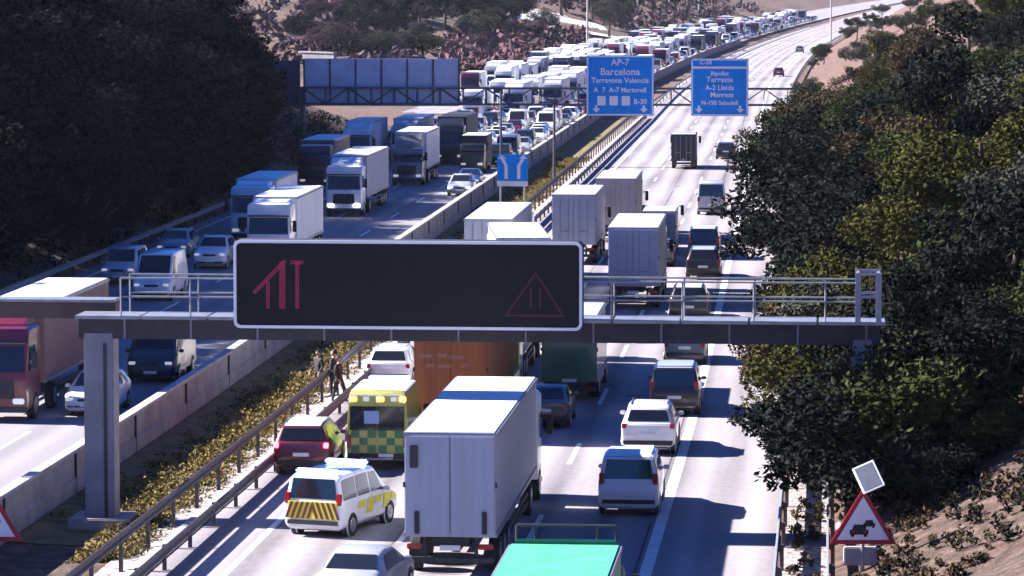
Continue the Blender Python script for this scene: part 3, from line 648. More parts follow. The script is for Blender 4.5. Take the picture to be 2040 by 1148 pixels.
for off, start in ((-6.9, 294), (-10.4, 313), (-13.9, 312), (-17.4, 305), (-20.9, 425), (-24.4, 440)):
    Y = start; n = 0
    while Y < (1350 if off > -20 else 1150):
        n += 1; d = 2 if Y < 420 else 0
        tp = (.12 if Y < 420 else .27) if off < -9 else .08
        if jr.random() < tp:
            L, bm_, cm_, nm = jr.choice(TRK); H = jr.choice((3.4, 3.9, 3.9))
            truck(Y, off + jr.uniform(-.2, .2), '%s lorry, %s vehicle of the far jam in the %s' % (nm, ORD(n), LN[off]), L, bm_, cm_, away=False, H=H, detail=d, group='vehicles of the distant jam beyond the sign gantry')
        else:
            stl = jr.choice(('hatch', 'hatch', 'suv', 'estate', 'sedan', 'mpv', 'van')); pm = jr.choice(CPAL) if stl != 'van' else jr.choice((P_WHITE, P_WHITE, P_SILVER, P_GREY)); L = CL[stl]
            onc_car(stl, pm, Y, off + jr.uniform(-.35, .35), '%s %s, %s vehicle of the far jam in the %s' % (CNAME[pm.name], CN[stl], ORD(n), LN[off]), 'van' if stl == 'van' else 'car', detail=d, group='vehicles of the distant jam beyond the sign gantry')
        Y += L + jr.uniform(1.2, 3.2) + max(0, Y - 600) * .008

# ------------------------------------------------------------------ the near gantry with its message sign
GY = 107.4; GH = head(GY); GLOC = (edge(GY), GY, 0)
G = empty('sign_gantry', GLOC, -GH)
for name_, x0, x1 in (('post', -3.85, -2.95), ('post', 19.0, 19.6)):
    m = MB(); m.box(((x0 + x1)/2, 0, 2.72), (x1 - x0, .85, 6.0)); p = m.build(name_, GSTEEL, G, .03)
    m = MB(); m.box(((x0 + x1)/2, 0, -.02), (x1 - x0 + .9, 1.7, .36)); m.build('footing', CONC, p, .04)
    m = MB(); m.box(((x0 + x1)/2 + .20, -.44, 2.6), (.10, .03, 5.6)); m.build('cable_duct', GDARK, p)
m = MB(); m.box((7.9, 0, 5.84), (23.8, .8, .62)); bm_ = m.build('beam', GDARK, G, .02)
m = MB()
for i in range(12): m.box((-2.6 + i*2.0, -.42, 5.84), (.06, .05, .62))
m.build('stiffener', GSTEEL, bm_)
m = MB()
for i in range(12): m.box((-4.0 + 2.0*i + .98, -.25, 6.22), (1.94, 1.5, .10))
m.build('walkway_deck', GALV, G, .012)
for yy in (-.95, .48):
    m = MB()
    for z in (6.85, 7.4): m.cyl((-2.6, yy, z), (19.2, yy, z), .028, 8)
    for i in range(11): m.cyl((-2.6 + i*2.08, yy, 6.26), (-2.6 + i*2.08, yy, 7.4), .028, 8)
    m.build('handrail', GALV, G)
m = MB()
for x in (19.15, 19.75):
    for y in (-.95, .48): m.box((x, y, 6.95), (.16, .12, 1.5))
for x in (19.15, 19.75): m.box((x, -.235, 7.62), (.08, 1.5, .07))
for z in (7.0, 7.66): m.box((19.45, -.95, z), (.6, .08, .08)); m.box((19.45, .48, z), (.6, .08, .08))
m.build('ladder_cage', GALV, G)
tag(G, 'steel gantry with walkway and railing crossing the near carriageway', 'gantry')
VM = empty('message_sign', GLOC, -GH)
vx0, vx1, vz0, vz1, vy = .85, 11.13, 5.98, 8.58, -1.35
def rrect(x0, x1, z0, z1, r, n=5):
    p = []
    for cx, cz, a0 in ((x1 - r, z0 + r, -PI/2), (x1 - r, z1 - r, 0), (x0 + r, z1 - r, PI/2), (x0 + r, z0 + r, PI)):
        p += [(cx + r*math.cos(a0 + PI/2*i/n), cz + r*math.sin(a0 + PI/2*i/n)) for i in range(n + 1)]
    return p
m = MB(); m.prism(rrect(vx0, vx1, vz0, vz1, .18), vy, vy + .75); m.build('housing', GDARK, VM, .02)
m = MB(); a = rrect(vx0, vx1, vz0, vz1, .20); b = rrect(vx0 + .085, vx1 - .085, vz0 + .085, vz1 - .085, .14); n_ = len(a)
vs = [(p[0], vy - .05, p[1]) for p in a] + [(p[0], vy - .05, p[1]) for p in b] + [(p[0], vy - .002, p[1]) for p in a] + [(p[0], vy - .002, p[1]) for p in b]
fs = []
for i in range(n_):
    j = (i + 1) % n_; fs += [(i, j, n_+j, n_+i), (2*n_+i, i, j, 2*n_+j)[::1], (n_+i, n_+j, 3*n_+j, 3*n_+i), (2*n_+j, 3*n_+j, 3*n_+i, 2*n_+i)]
m.add(vs, fs); m.build('border', SIGNW, VM)
scr = mat('display_panel', (.004, .004, .006), .6, 0, .3, 2.0, spec=.3)
m = MB(); m.prism(rrect(vx0 + .09, vx1 - .09, vz0 + .09, vz1 - .09, .12), vy - .022, vy - .004); sc = m.build('display', scr, VM)
LED = mat('red_led', (.2, .01, .03), .5, emit=(1, .05, .28), estr=.035); LED2 = mat('dim_red_led', (.06, .01, .02), .5, emit=(1, .06, .2), estr=.009)
m = MB(); py = vy - .03
def seg(ax, az, bx, bz, w):
    d = Vector((bx - ax, 0, bz - az)).normalized(); nn = Vector((-d.z, 0, d.x)) * w/2
    k = max(2, int(math.hypot(bx - ax, bz - az)/.062)); rows = max(1, round(w/.062))
    for i in range(k + 1):
        for j in range(rows):
            t = (j - (rows - 1)/2)*.062*2/w; cx_ = ax + (bx - ax)*i/k + nn.x*t; cz_ = az + (bz - az)*i/k + nn.z*t
            m.add([(cx_ - .022, py, cz_ - .022), (cx_ + .022, py, cz_ - .022), (cx_ + .022, py, cz_ + .022), (cx_ - .022, py, cz_ + .022)], [(0, 1, 2, 3)])
def vp(px, py_): p = at_y(px, py_, GY - 1.4); return p.x - edge(GY), p.z     # display pixel to local x,z on the display
for (a_, b_, c_, d_, w_) in ((516, 582, 576, 520, .12), (543, 612, 543, 562, .14), (572, 612, 572, 522, .16), (602, 612, 602, 522, .13), (590, 522, 612, 522, .10)):
    q0 = vp(a_, b_); q1 = vp(c_, d_); seg(q0[0], q0[1], q1[0], q1[1], w_)
m.build('lane_symbol', LED, sc)
m = MB()
q = [vp(1018, 624), vp(1132, 624), vp(1078, 540)]
for i in range(3): seg(*q[i], *q[(i + 1) % 3], .07)
for xx in (1068, 1086): q0 = vp(xx, 608); q1 = vp(xx, 572); seg(*q0, *q1, .07)
m.build('warning_triangle', LED2, sc)
tag(VM, 'wide dark electronic message sign with white border and dim red symbols on the gantry', 'message sign')
# the arm over the oncoming lanes, reaching in from the left
G2 = empty('sign_gantry', GLOC, -GH)
m = MB(); m.box((-12.5, 1.6, 6.22), (18.6, .8, .50)); m.build('beam', mat('brown_steel', (.11, .07, .06), .6, .2, .3, 1.5), G2, .02)
m = MB(); m.box((-12.5, 1.55, 6.52), (18.6, 1.0, .08)); m.build('walkway_deck', GALV, G2, .01)
m = MB(); m.box((-21.9, 1.6, 3.1), (.7, .8, 7.3)); m.build('post', GSTEEL, G2, .02)
m = MB(); m.box((-13.1, .85, 7.0), (1.3, .25, 1.1)); m.build('equipment_cabinet', GDARK, G2, .03)
tag(G2, 'brown gantry arm above the red lorry at the left edge of the view', 'gantry')

# ------------------------------------------------------------------ the far gantry with blue direction signs
FY = 313.0; FH = head(FY); FLOC = (edge(FY), FY, 0)
FG = empty('sign_gantry', FLOC, -FH)
def fx(px, y=FY): return at_y(px, 200, y).x - edge(FY)
def fz(py): return at_y(1020, py, FY).z
zb, zt = 5.35, 6.75; xa, xb = -25.5, 18.6
TR = mat('truss_steel', (.09, .09, .11), .55, .3, .25, 1.5)
m = MB()
for y in (-.5, .5):
    for z in (zb, zt): m.box(((xa + xb)/2, y, z), (xb - xa, .16, .16))
m.build('chord', TR, FG)
m = MB(); n_ = 22
for i in range(n_):
    x = xa + (xb - xa)*i/n_; x2 = xa + (xb - xa)*(i + 1)/n_
    for y in (-.5, .5):
        m.bar((x, y, zb if i % 2 else zt), (x2, y, zt if i % 2 else zb), .08); m.bar((x2, y, zb), (x2, y, zt), .08)
m.build('bracing', TR, FG)
for x in (xa, xb):
    m = MB()
    for y in (-.5, .5): m.box((x, y, zt/2), (.35, .3, zt + .2))
    m.build('post', TR, FG, .02)
tag(FG, 'lattice gantry spanning both carriageways far down the road', 'gantry')
def sign_board(x0, x1, z0, z1, y, label, lines, arrows, icons=(), head_=None):
    s = empty('direction_sign', (FLOC[0], FLOC[1], 0), -FH); cx = (x0 + x1)/2
    m = MB(); m.prism(rrect(x0, x1, z0, z1, .15), y, y + .12); m.build('panel', SIGNB, s)
    m = MB()
    for a_ in ((x0 + .03, x0 + .16), (x1 - .16, x1 - .03)): m.box(((a_[0] + a_[1])/2, y - .006, (z0 + z1)/2), (a_[1] - a_[0], .012, z1 - z0 - .3))
    for c_ in (z0 + .09, z1 - .09): m.box((cx, y - .006, c_), (x1 - x0 - .3, .012, .13))
    if head_: m.box((cx, y - .006, head_), (x1 - x0 - .2, .012, .20))
    m.build('border', SIGNW, s)
    for txt, px, pz, sz in lines:
        me = text_mesh(txt, sz, .006, bold=.012); me.materials.append(SIGNW)
        o = link('lettering', me, s); o.rotation_euler = (PI/2, 0, 0); o.location = (px, y - .012, pz)
    m = MB()
    for ax in arrows:
        z = z0 + .62; m.prism([(ax - .34, z), (ax, z - .36), (ax + .34, z)], y - .016, y - .002); m.box((ax, y - .009, z + .14), (.2, .014, .28))
    m.build('arrow', SIGNW, s)
    if icons:
        m = MB()
        for ix, iz, iw, ih in icons: m.box((ix, y - .009, iz), (iw, .014, ih))
        m.build('symbol_panel', SIGNW, s)
    m = MB()
    for k in (.2, .8): m.box((x0 + (x1 - x0)*k, y + .24, (z0 + z1)/2 - .2), (.16, .24, z1 - z0 - .6))
    m.build('bracket', TR, s)
    return tag(s, label, 'road sign', 'blue direction signs on the far gantry')
sy = -.95
x0, x1 = fx(1170, FY-1), fx(1304, FY-1); z0, z1 = fz(230), fz(110); cx = (x0 + x1)/2; zz = lambda p: fz(p)
sign_board(x0, x1, z0, z1, sy, 'larger blue direction sign, left of the two over the open road',
    [('AP-7', cx, zz(124), .78), ('Barcelona', cx, zz(143), .86), ('Tarragona Valencia', cx, zz(160), .64), ('A  7  A-7 Martorell', cx, zz(179), .58), ('B-30', cx + 1.75, zz(202), .6)],
    (x0 + .85, x1 - .85), [(cx - 1.6 + i*1.05, zz(200), .72, .8) for i in range(3)])
x0, x1 = fx(1378, FY-1), fx(1492, FY-1); cx = (x0 + x1)/2
sb = sign_board(x0, x1, z0, fz(116), sy, 'smaller blue direction sign, right of the two, with a narrow header band',
    [('C-58', cx - 1.2, zz(124), .5), ('Terrassa', cx, zz(158), .66), ('A-2 Lleida', cx, zz(174), .6), ('Manresa', cx + .2, zz(188), .6), ('N-150 Sabadell', cx, zz(204), .52), ('Ripollet', cx, zz(146), .5)],
    (x0 + .7, x1 - .7), (), zz(134))
for (pa, pb, za, zb_, lab, mm) in ((600, 912, 213, 118, 'wide back of a sign board with vertical ribs, over the oncoming lanes', ALU), (478, 590, 213, 122, 'darker back of a sign board half lost among the trees on the left', mat('shaded_sign_back', (.04, .055, .12), .6, .2, .2, 1))):  # left board is a shaded copy, its shade put into the dark blue
    s = empty('sign_board', FLOC, -FH); xa_, xb_ = fx(pa), fx(pb); z0_, z1_ = fz(za), fz(zb_)
    m = MB(); n_ = max(2, round((xb_ - xa_)/2.2)); w_ = (xb_ - xa_)/n_
    for i in range(n_): m.box((xa_ + w_*(i + .5), .72, (z0_ + z1_)/2), (w_ - .05, .1, z1_ - z0_))
    m.build('panel', mm, s, .01)
    m = MB()
    for i in range(n_ + 1): B('rib', TR, s, [((xa_ + w_*i, .63, (z0_ + z1_)/2), (.16, .10, z1_ - z0_ - .1))])
    tag(s, lab, 'sign board', 'sign boards facing away on the far gantry')
# small blue sign in the median, and slim dark posts
MP = at_y(1021, 372, 240.0); ms = empty('merge_sign', (MP.x, MP.y, 0), -head(MP.y)); pm_ = 27.0
sz0 = at_y(1021, 360, MP.y).z; sz1 = at_y(1021, 308, MP.y).z; hw_ = 1.03
m = MB(); m.prism(rrect(-hw_, hw_, sz0, sz1, .1), -.05, .05); m.build('panel', SIGNB, ms)
m = MB()
zc = (sz0 + sz1)/2; yy = -.062
for s_ in (-1, 1):
    m.box((s_*.42, yy, zc - .30), (.22, .014, .9)); m.prism([(s_*.42 - .10, zc + .12), (s_*.42 + .12, zc + .12), (s_*.42 + .12 + s_*.28 - .0, zc + .62), (s_*.42 - .10 + s_*.28, zc + .62)], yy - .007, yy + .007)
    m.prism([(s_*.42 - .28 + s_*.27, zc + .58), (s_*.42 + .30 + s_*.27, zc + .58), (s_*.42 + s_*.33, zc + .86)], yy - .007, yy + .007)
m.build('arrow', SIGNW, ms)
B('base_plate', SIGNW, ms, [((0, -.02, sz0 - .20), (2.05, .1, .34))], .01)
for x in (-.8, .8): m = MB(); m.cyl((x, .1, -.1), (x, .1, sz1 - .1), .06, 10); m.build('post', GALV, ms)
tag(ms, 'small blue sign with white forking arrows standing in the median', 'road sign')
for i, (px, pb, pt, wd) in enumerate(((998, 345, 172, .11), (1104, 368, 200, .12))):
    p = at_z(px, pb); pe = empty('median_post', (p.x, p.y, -.1)); m = MB(); H = at_y(px, pt, p.y).z
    m.cyl((0, 0, 0), (0, 0, H), wd, 10, 0, wd*.7); m.build('shaft', TR, pe); m = MB(); m.box((0, 0, .1), (.5, .5, .3)); m.build('base', CONC, pe, .03)
    m = MB(); m.box((0, -.1, H - .1), (.36, .46, .22)); m.build('camera_housing', GDARK, pe, .04)
    tag(pe, ('slim dark camera post rising in front of the jam, left of the forking arrow sign' if i == 0 else 'slim dark camera post rising between the jam and the left blue direction sign'), 'post')
# warning triangles with a queue of cars
def warning_sign(px0, px1, pyt, pyb, Y, label, solar):
    a = at_y(px0, pyb, Y); b = at_y(px1, pyb, Y); t = at_y((px0 + px1)/2, pyt, Y); w2 = (b.x - a.x)/2; cx = (a.x + b.x)/2; hh = t.z - a.z
    s = empty('warning_sign', (cx, Y, 0)); zb0 = a.z
    def tri(k, y0, y1, mm, nm):
        c = hh/3; m = MB(); m.prism([(-w2*k, zb0 + c - c*k), (w2*k, zb0 + c - c*k), (0, zb0 + c + 2*c*k)], y0, y1); return m.build(nm, mm, s, .01)
    tri(1.0, -.02, .03, SIGNR, 'border'); tri(.78, -.032, -.021, SIGNW, 'face')
    m = MB(); c = zb0 + hh*.16; w = w2*.5
    def carsym(x, z, k):
        m.box((x, -.036, z + .09*k), (.56*k, .008, .15*k)); m.prism([(x - .22*k, z + .16*k), (x + .22*k, z + .16*k), (x + .15*k, z + .32*k), (x - .15*k, z + .32*k)], -.040, -.033)
        for s_ in (-1, 1): m.box((x + s_*.19*k, -.036, z), (.10*k, .008, .10*k))
    k = w2*1.05
    carsym(-w2*.12, c, k*.95); carsym(w2*.18, c + .24*k, k*.6); m.build('car_symbol', SIGNK, s)
    m = MB()
    for x in (-.17, .17): m.box((-w2*.12 + x*k, -.044, c + .1*k), (.08*k, .006, .06*k))
    m.build('lamp_symbol', SIGNR, s)
    g0 = gz(cx, Y)
    m = MB(); m.cyl((0, .09, g0 - .1), (0, .09, zb0 + hh*.9), .055, 10); m.build('post', GALV, s)
    if solar:
        e = empty('panel_mount', (0, 0, 0)); bpy.data.objects.remove(e)
        M = Matrix.Rotation(math.radians(-24), 3, 'Y') @ Matrix.Rotation(math.radians(50), 3, 'X')
        m = MB(); m.cyl((0, .09, zb0 + hh*.9), (.10, .09, zb0 + hh + .34), .04, 8); m.build('mast', GALV, s)
        m = MB(); m.box((.14, .05, zb0 + hh + .28), (.62, .86, .05), M=M); sp = m.build('solar_panel', SIGNW, s, .01)
        off = M @ Vector((0, 0, .032)); m = MB(); m.box(Vector((.14, .05, zb0 + hh + .28)) + off, (.52, .76, .012), M=M); m.build('cells', mat('solar_cells', (.10, .11, .14), .25, 0, .2, 6), sp)
        m = MB(); m.box((-.05, .2, zb0 - .35), (.9, .25, .5)); m.build('battery_box', CONC, s, .03)
    return tag(s, label, 'warning sign', 'traffic queue warning signs')
warning_sign(1652, 1786, 972, 1084, 96.0, 'red-bordered warning triangle with queueing cars and a solar panel on top, on the right verge', True)
warning_sign(-92, 46, 962, 1078, 96.0, 'warning triangle with queueing cars cut off by the left edge of the view', False)
# street lamps far away along the bend
for i, (px, pb) in enumerate(((1170, 96), (1270, 56), (1333, 44), (1392, 40), (1655, 70))):
    p = at_z(px, pb + 8, .5); l_ = empty('street_lamp', (p.x, p.y, gz(p.x, p.y)))
    m = MB(); m.cyl((0, 0, 0), (0, 0, 15), .26, 8, 0, .16); m.build('pole', CONCL, l_)
    m = MB(); m.bar((0, 0, 14.9), (2.2, 0, 15.4), .16); m.build('arm', CONCL, l_); m = MB(); m.box((2.6, 0, 15.4), (1.2, .5, .22)); m.build('lamp_head', GALV, l_, .03)
    tag(l_, ['tall pale lamp post left of all the others at the top of the view', 'tall pale lamp post above the left blue direction sign, second from the left', 'tall pale lamp post third from the left above the jam', 'tall pale lamp post fourth from the left above the jam', 'pale lamp post beside the open road at the top right bend'][i], 'street lamp', 'lamp posts along the distant bend')
# ------------------------------------------------------------------ vegetation
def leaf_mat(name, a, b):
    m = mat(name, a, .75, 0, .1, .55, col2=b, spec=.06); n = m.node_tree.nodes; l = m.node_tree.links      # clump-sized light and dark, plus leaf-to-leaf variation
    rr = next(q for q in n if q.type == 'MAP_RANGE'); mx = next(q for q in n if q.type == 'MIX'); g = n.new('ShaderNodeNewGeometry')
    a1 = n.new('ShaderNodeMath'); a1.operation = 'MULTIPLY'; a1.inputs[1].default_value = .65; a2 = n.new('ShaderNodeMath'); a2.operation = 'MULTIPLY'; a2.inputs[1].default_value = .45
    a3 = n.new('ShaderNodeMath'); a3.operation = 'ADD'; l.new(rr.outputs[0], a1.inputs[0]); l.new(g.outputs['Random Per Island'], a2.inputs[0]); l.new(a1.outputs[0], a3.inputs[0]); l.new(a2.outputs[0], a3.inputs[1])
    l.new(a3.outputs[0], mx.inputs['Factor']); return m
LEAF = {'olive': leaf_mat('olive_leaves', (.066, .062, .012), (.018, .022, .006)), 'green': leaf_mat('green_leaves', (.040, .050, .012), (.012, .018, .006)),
        'shade': leaf_mat('painted_shade_leaves', (.007, .009, .009), (.003, .004, .005)), 'pink': leaf_mat('reddish_scrub', (.17, .09, .095), (.07, .045, .055)), 'dark': leaf_mat('dark_leaves', (.011, .015, .010), (.004, .006, .006)), 'grey': leaf_mat('grey_leaves', (.075, .074, .055), (.028, .032, .022)),  # shade entry: the left wood's deep shade put into a near-black leaf colour
        'rust': leaf_mat('rusty_leaves', (.085, .055, .028), (.035, .030, .016)), 'mauve': leaf_mat('mauve_scrub', (.12, .075, .085), (.035, .03, .036)), 'dry': leaf_mat('dry_weeds', (.27, .195, .075), (.13, .105, .035))}
BARK = mat('bark', (.075, .055, .04), .9, 0, .5, 4)
def leaves(mb, r, c, rad, n, size, up=.3):
    for _ in range(n):
        d = Vector((r.gauss(0, 1), r.gauss(0, 1), r.gauss(0, 1))).normalized() * (r.random() ** .45)
        p = Vector(c) + Vector((d.x*rad[0], d.y*rad[1], d.z*rad[2]))
        q = Vector((r.gauss(0, 1), r.gauss(0, 1), r.gauss(0, 1) + up)).normalized().to_track_quat('Z', 'Y')
        s = size * r.uniform(.45, 1.6); a = r.uniform(0, 2*PI); ca, sa = math.cos(a), math.sin(a)
        vs = []
        for x, y in ((-1, 0), (0, -.55), (1.1, 0), (0, .55)): vs.append(p + q @ Vector(((x*ca - y*sa)*s, (x*sa + y*ca)*s, .15*s*abs(x))))
        mb.add(vs, [(0, 1, 2, 3)])
def tree_proto(seed, kind, shape, nl, size):
    """unit tree about 8 m tall: tapered trunk with limbs and a clumped crown"""
    r = random.Random(seed); tr = MB(); cr = MB()
    H = 8.0; zc = {'round': 5.2, 'tall': 4.8, 'bush': 2.6, 'wide': 5.6}[shape]; ra = {'round': (2.7, 2.7, 2.6), 'tall': (1.5, 1.5, 3.4), 'bush': (2.4, 2.4, 2.3), 'wide': (3.6, 3.2, 2.1)}[shape]
    pts = [Vector((0, 0, -.6))]
    for i in range(4): pts.append(pts[-1] + Vector((r.uniform(-.2, .2), r.uniform(-.2, .2), (zc + .9)/4 + .15)))
    rr = [.24, .20, .15, .11, .06]
    for i in range(4): tr.cyl(pts[i], pts[i+1], rr[i], 8, 0, rr[i+1])
    cl = []
    for k in range(26 if shape != 'bush' else 20):
        d = Vector((r.gauss(0, 1), r.gauss(0, 1), r.gauss(0, .8))).normalized() * r.uniform(.45, .98)
        c = Vector((d.x*ra[0], d.y*ra[1], zc + d.z*ra[2])); c.z = max(c.z, .5); cl.append(c)
    for c in cl[:10]: 
        b = pts[r.choice((2, 3))]; mid = b.lerp(c, .5) + Vector((0, 0, -.25)); tr.cyl(b, mid, .08, 6, 0, .055); tr.cyl(mid, c, .055, 6, 0, .02)
    for c in cl:
        s = r.uniform(.6, 1.25); leaves(cr, r, c, (s, s, s*.75), int(nl*1.15*s*s), size)
    tm = tr.mesh('trunk', BARK); cm = bpy.data.meshes.new('crown'); cm.from_pydata(cr.v, [], cr.f); cm.materials.append(LEAF[kind])
    return cm, tm
TP = {}
def tree(x, y, h, kind='olive', shape='round', label='', group='', seed=None, w=1.0, z=None, cat=None, name=None):
    seed = (rnd.randrange(3) if seed is None else seed); key = (kind, shape, seed)
    if key not in TP: TP[key] = tree_proto(seed*13 + len(kind)*7 + len(shape), kind, shape, 400, .092)
    name = name or ('bush' if shape == 'bush' else 'tree'); cat = cat or name
    cm, tm = TP[key]; hh = {'bush': 4.9}.get(shape, 8.0)
    t = empty(name, (x, y, gz(x, y) if z is None else z), rnd.uniform(0, 2*PI)); t.scale = (h/hh*w, h/hh*w, h/hh)
    link('crown', cm, t); link('trunk', tm, t)
    return tag(t, label, cat, group)
GR = 'trees and bushes on the right slope'; GL = 'dark trees along the oncoming lanes'
# right slope: hand-placed trees that can be told apart
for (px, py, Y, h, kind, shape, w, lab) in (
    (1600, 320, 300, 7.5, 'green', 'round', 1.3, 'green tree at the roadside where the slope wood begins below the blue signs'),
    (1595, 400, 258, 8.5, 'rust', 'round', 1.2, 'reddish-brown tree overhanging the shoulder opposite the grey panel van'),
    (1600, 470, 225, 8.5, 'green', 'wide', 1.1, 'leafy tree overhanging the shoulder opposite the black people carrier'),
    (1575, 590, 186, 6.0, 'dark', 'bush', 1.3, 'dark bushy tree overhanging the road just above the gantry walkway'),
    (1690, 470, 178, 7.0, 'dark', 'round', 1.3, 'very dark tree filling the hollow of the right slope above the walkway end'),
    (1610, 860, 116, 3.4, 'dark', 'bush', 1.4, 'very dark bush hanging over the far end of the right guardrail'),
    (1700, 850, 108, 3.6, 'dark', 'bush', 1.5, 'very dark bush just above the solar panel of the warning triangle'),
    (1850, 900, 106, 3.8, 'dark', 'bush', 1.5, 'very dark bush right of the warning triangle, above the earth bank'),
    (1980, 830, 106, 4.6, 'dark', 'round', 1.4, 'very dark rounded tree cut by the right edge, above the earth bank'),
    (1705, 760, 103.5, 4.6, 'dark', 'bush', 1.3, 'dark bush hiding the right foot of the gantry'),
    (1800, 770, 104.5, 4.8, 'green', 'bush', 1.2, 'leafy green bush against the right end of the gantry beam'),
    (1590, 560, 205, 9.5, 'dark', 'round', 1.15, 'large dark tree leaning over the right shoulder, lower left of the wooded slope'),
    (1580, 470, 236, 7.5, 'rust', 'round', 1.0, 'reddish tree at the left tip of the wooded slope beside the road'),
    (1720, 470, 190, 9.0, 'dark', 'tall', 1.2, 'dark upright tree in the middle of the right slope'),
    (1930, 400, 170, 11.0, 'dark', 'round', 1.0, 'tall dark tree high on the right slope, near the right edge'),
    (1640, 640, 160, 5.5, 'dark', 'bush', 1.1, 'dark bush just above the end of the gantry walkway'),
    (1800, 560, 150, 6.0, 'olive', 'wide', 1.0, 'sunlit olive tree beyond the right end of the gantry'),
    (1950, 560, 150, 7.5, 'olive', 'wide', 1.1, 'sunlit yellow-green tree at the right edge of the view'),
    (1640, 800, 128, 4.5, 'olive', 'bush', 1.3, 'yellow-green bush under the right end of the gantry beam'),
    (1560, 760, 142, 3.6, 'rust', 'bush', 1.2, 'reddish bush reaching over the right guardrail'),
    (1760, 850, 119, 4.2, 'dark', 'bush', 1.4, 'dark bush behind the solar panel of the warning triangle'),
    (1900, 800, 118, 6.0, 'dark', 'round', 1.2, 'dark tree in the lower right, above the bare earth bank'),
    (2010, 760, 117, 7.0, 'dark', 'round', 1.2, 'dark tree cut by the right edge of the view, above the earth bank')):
    p = at_y(px, py, Y); tree(p.x, Y, h, kind, shape, lab, GR, w=w)
# fill of the slope
tr_ = random.Random(5); names = {'olive': 'olive', 'green': 'green', 'grey': 'greyish', 'rust': 'reddish', 'dark': 'dark'}
DW = {'round': 'rounded', 'wide': 'spreading', 'bush': 'low', 'tall': 'slender'}
n = 0; taken = []
for Y0, Y1, cnt, far in ((132, 170, 24, 14), (170, 215, 30, 16), (215, 270, 26, 18), (270, 350, 22, 20), (350, 480, 20, 24), (480, 720, 18, 30), (720, 1100, 14, 40)):
    for _ in range(cnt):
        for _t in range(30):
            Y = tr_.uniform(Y0, Y1); o = 18.3 + tr_.random()**1.3 * (far + 6)
            if all((o - a)**2 + (Y - b)**2*.3 > 8 for a, b in taken): break
        taken.append((o, Y)); kind = tr_.choice(('olive', 'green', 'grey', 'dark', 'olive', 'green', 'rust', 'dark') if Y < 350 else ('grey', 'green', 'olive', 'grey', 'dark'))
        shape = tr_.choice(('round', 'wide', 'bush', 'round', 'wide')); h = tr_.uniform(5, 8) if shape != 'bush' else tr_.uniform(3, 5)
        if o < 20.5: shape = 'bush'; h = tr_.uniform(2.6, 4.6)
        if Y > 350: h *= .75
        n += 1; where = 'beside the shoulder' if o < 21 else 'midway up' if o < 29 else 'high up'
        tree(edge(Y) + o, Y, h, kind, shape, '%s %s %s %s the right slope, %s plant of its wood' % (names[kind], DW[shape], 'bush' if shape == 'bush' else 'tree', where, ORD(n)), GR, w=1.2)
for _ in range(52):
    for _t in range(30):
        Y = tr_.uniform(101, 132); o = 18.8 + tr_.random()**1.4*13
        if o < 18.4 + (o > 0)*max(0, (112 - Y)*.0): continue
        if (Y > 112 or o > 24.5 + (Y - 101)*.0 or o < 23) and all((o - a)**2 + (Y - b)**2*.5 > 3 for a, b in taken): break
    if Y < 103.0 and o < 20.5: continue
    taken.append((o, Y)); kind = tr_.choice(('dark', 'dark', 'dark', 'green')); h = tr_.uniform(1.8, 3.6) if o < 24 else tr_.uniform(3, 5.5); n += 1
    tree(edge(Y) + o, Y, h, kind, 'bush', '%s low bush near the gantry end on the right slope, %s plant of its wood' % (names[kind], ORD(n)), GR, w=1.15)
# left wood in deep shade
tl = random.Random(9); n = 0; taken = []
def lim(Y): return -.0611*Y - 6.5 - edge(Y)
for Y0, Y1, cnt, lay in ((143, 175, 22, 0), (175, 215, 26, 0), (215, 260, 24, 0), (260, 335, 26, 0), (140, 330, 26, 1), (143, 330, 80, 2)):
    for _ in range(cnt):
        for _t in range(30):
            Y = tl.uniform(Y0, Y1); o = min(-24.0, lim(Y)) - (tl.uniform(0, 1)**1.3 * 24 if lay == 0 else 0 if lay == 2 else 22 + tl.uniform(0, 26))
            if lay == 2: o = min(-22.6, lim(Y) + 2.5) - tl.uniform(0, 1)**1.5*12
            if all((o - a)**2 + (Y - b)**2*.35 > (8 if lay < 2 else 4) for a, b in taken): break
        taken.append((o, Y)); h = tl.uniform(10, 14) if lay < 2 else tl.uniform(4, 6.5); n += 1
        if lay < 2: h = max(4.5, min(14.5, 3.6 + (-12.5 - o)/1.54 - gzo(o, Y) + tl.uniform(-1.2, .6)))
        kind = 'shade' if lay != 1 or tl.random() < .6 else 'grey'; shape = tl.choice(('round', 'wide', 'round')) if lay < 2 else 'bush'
        tree(edge(Y) + o, Y, h, kind, shape, '%s %s %s %s the shaded left wood, %s plant of it' % ({'shade': 'blackish'}.get(kind, 'greyish'), DW[shape], 'bush' if shape == 'bush' else 'tree', 'at the roadside edge of' if o > -27 else 'in the depth of' if o > -42 else 'at the back of', ORD(n)), GL, w=1.2)
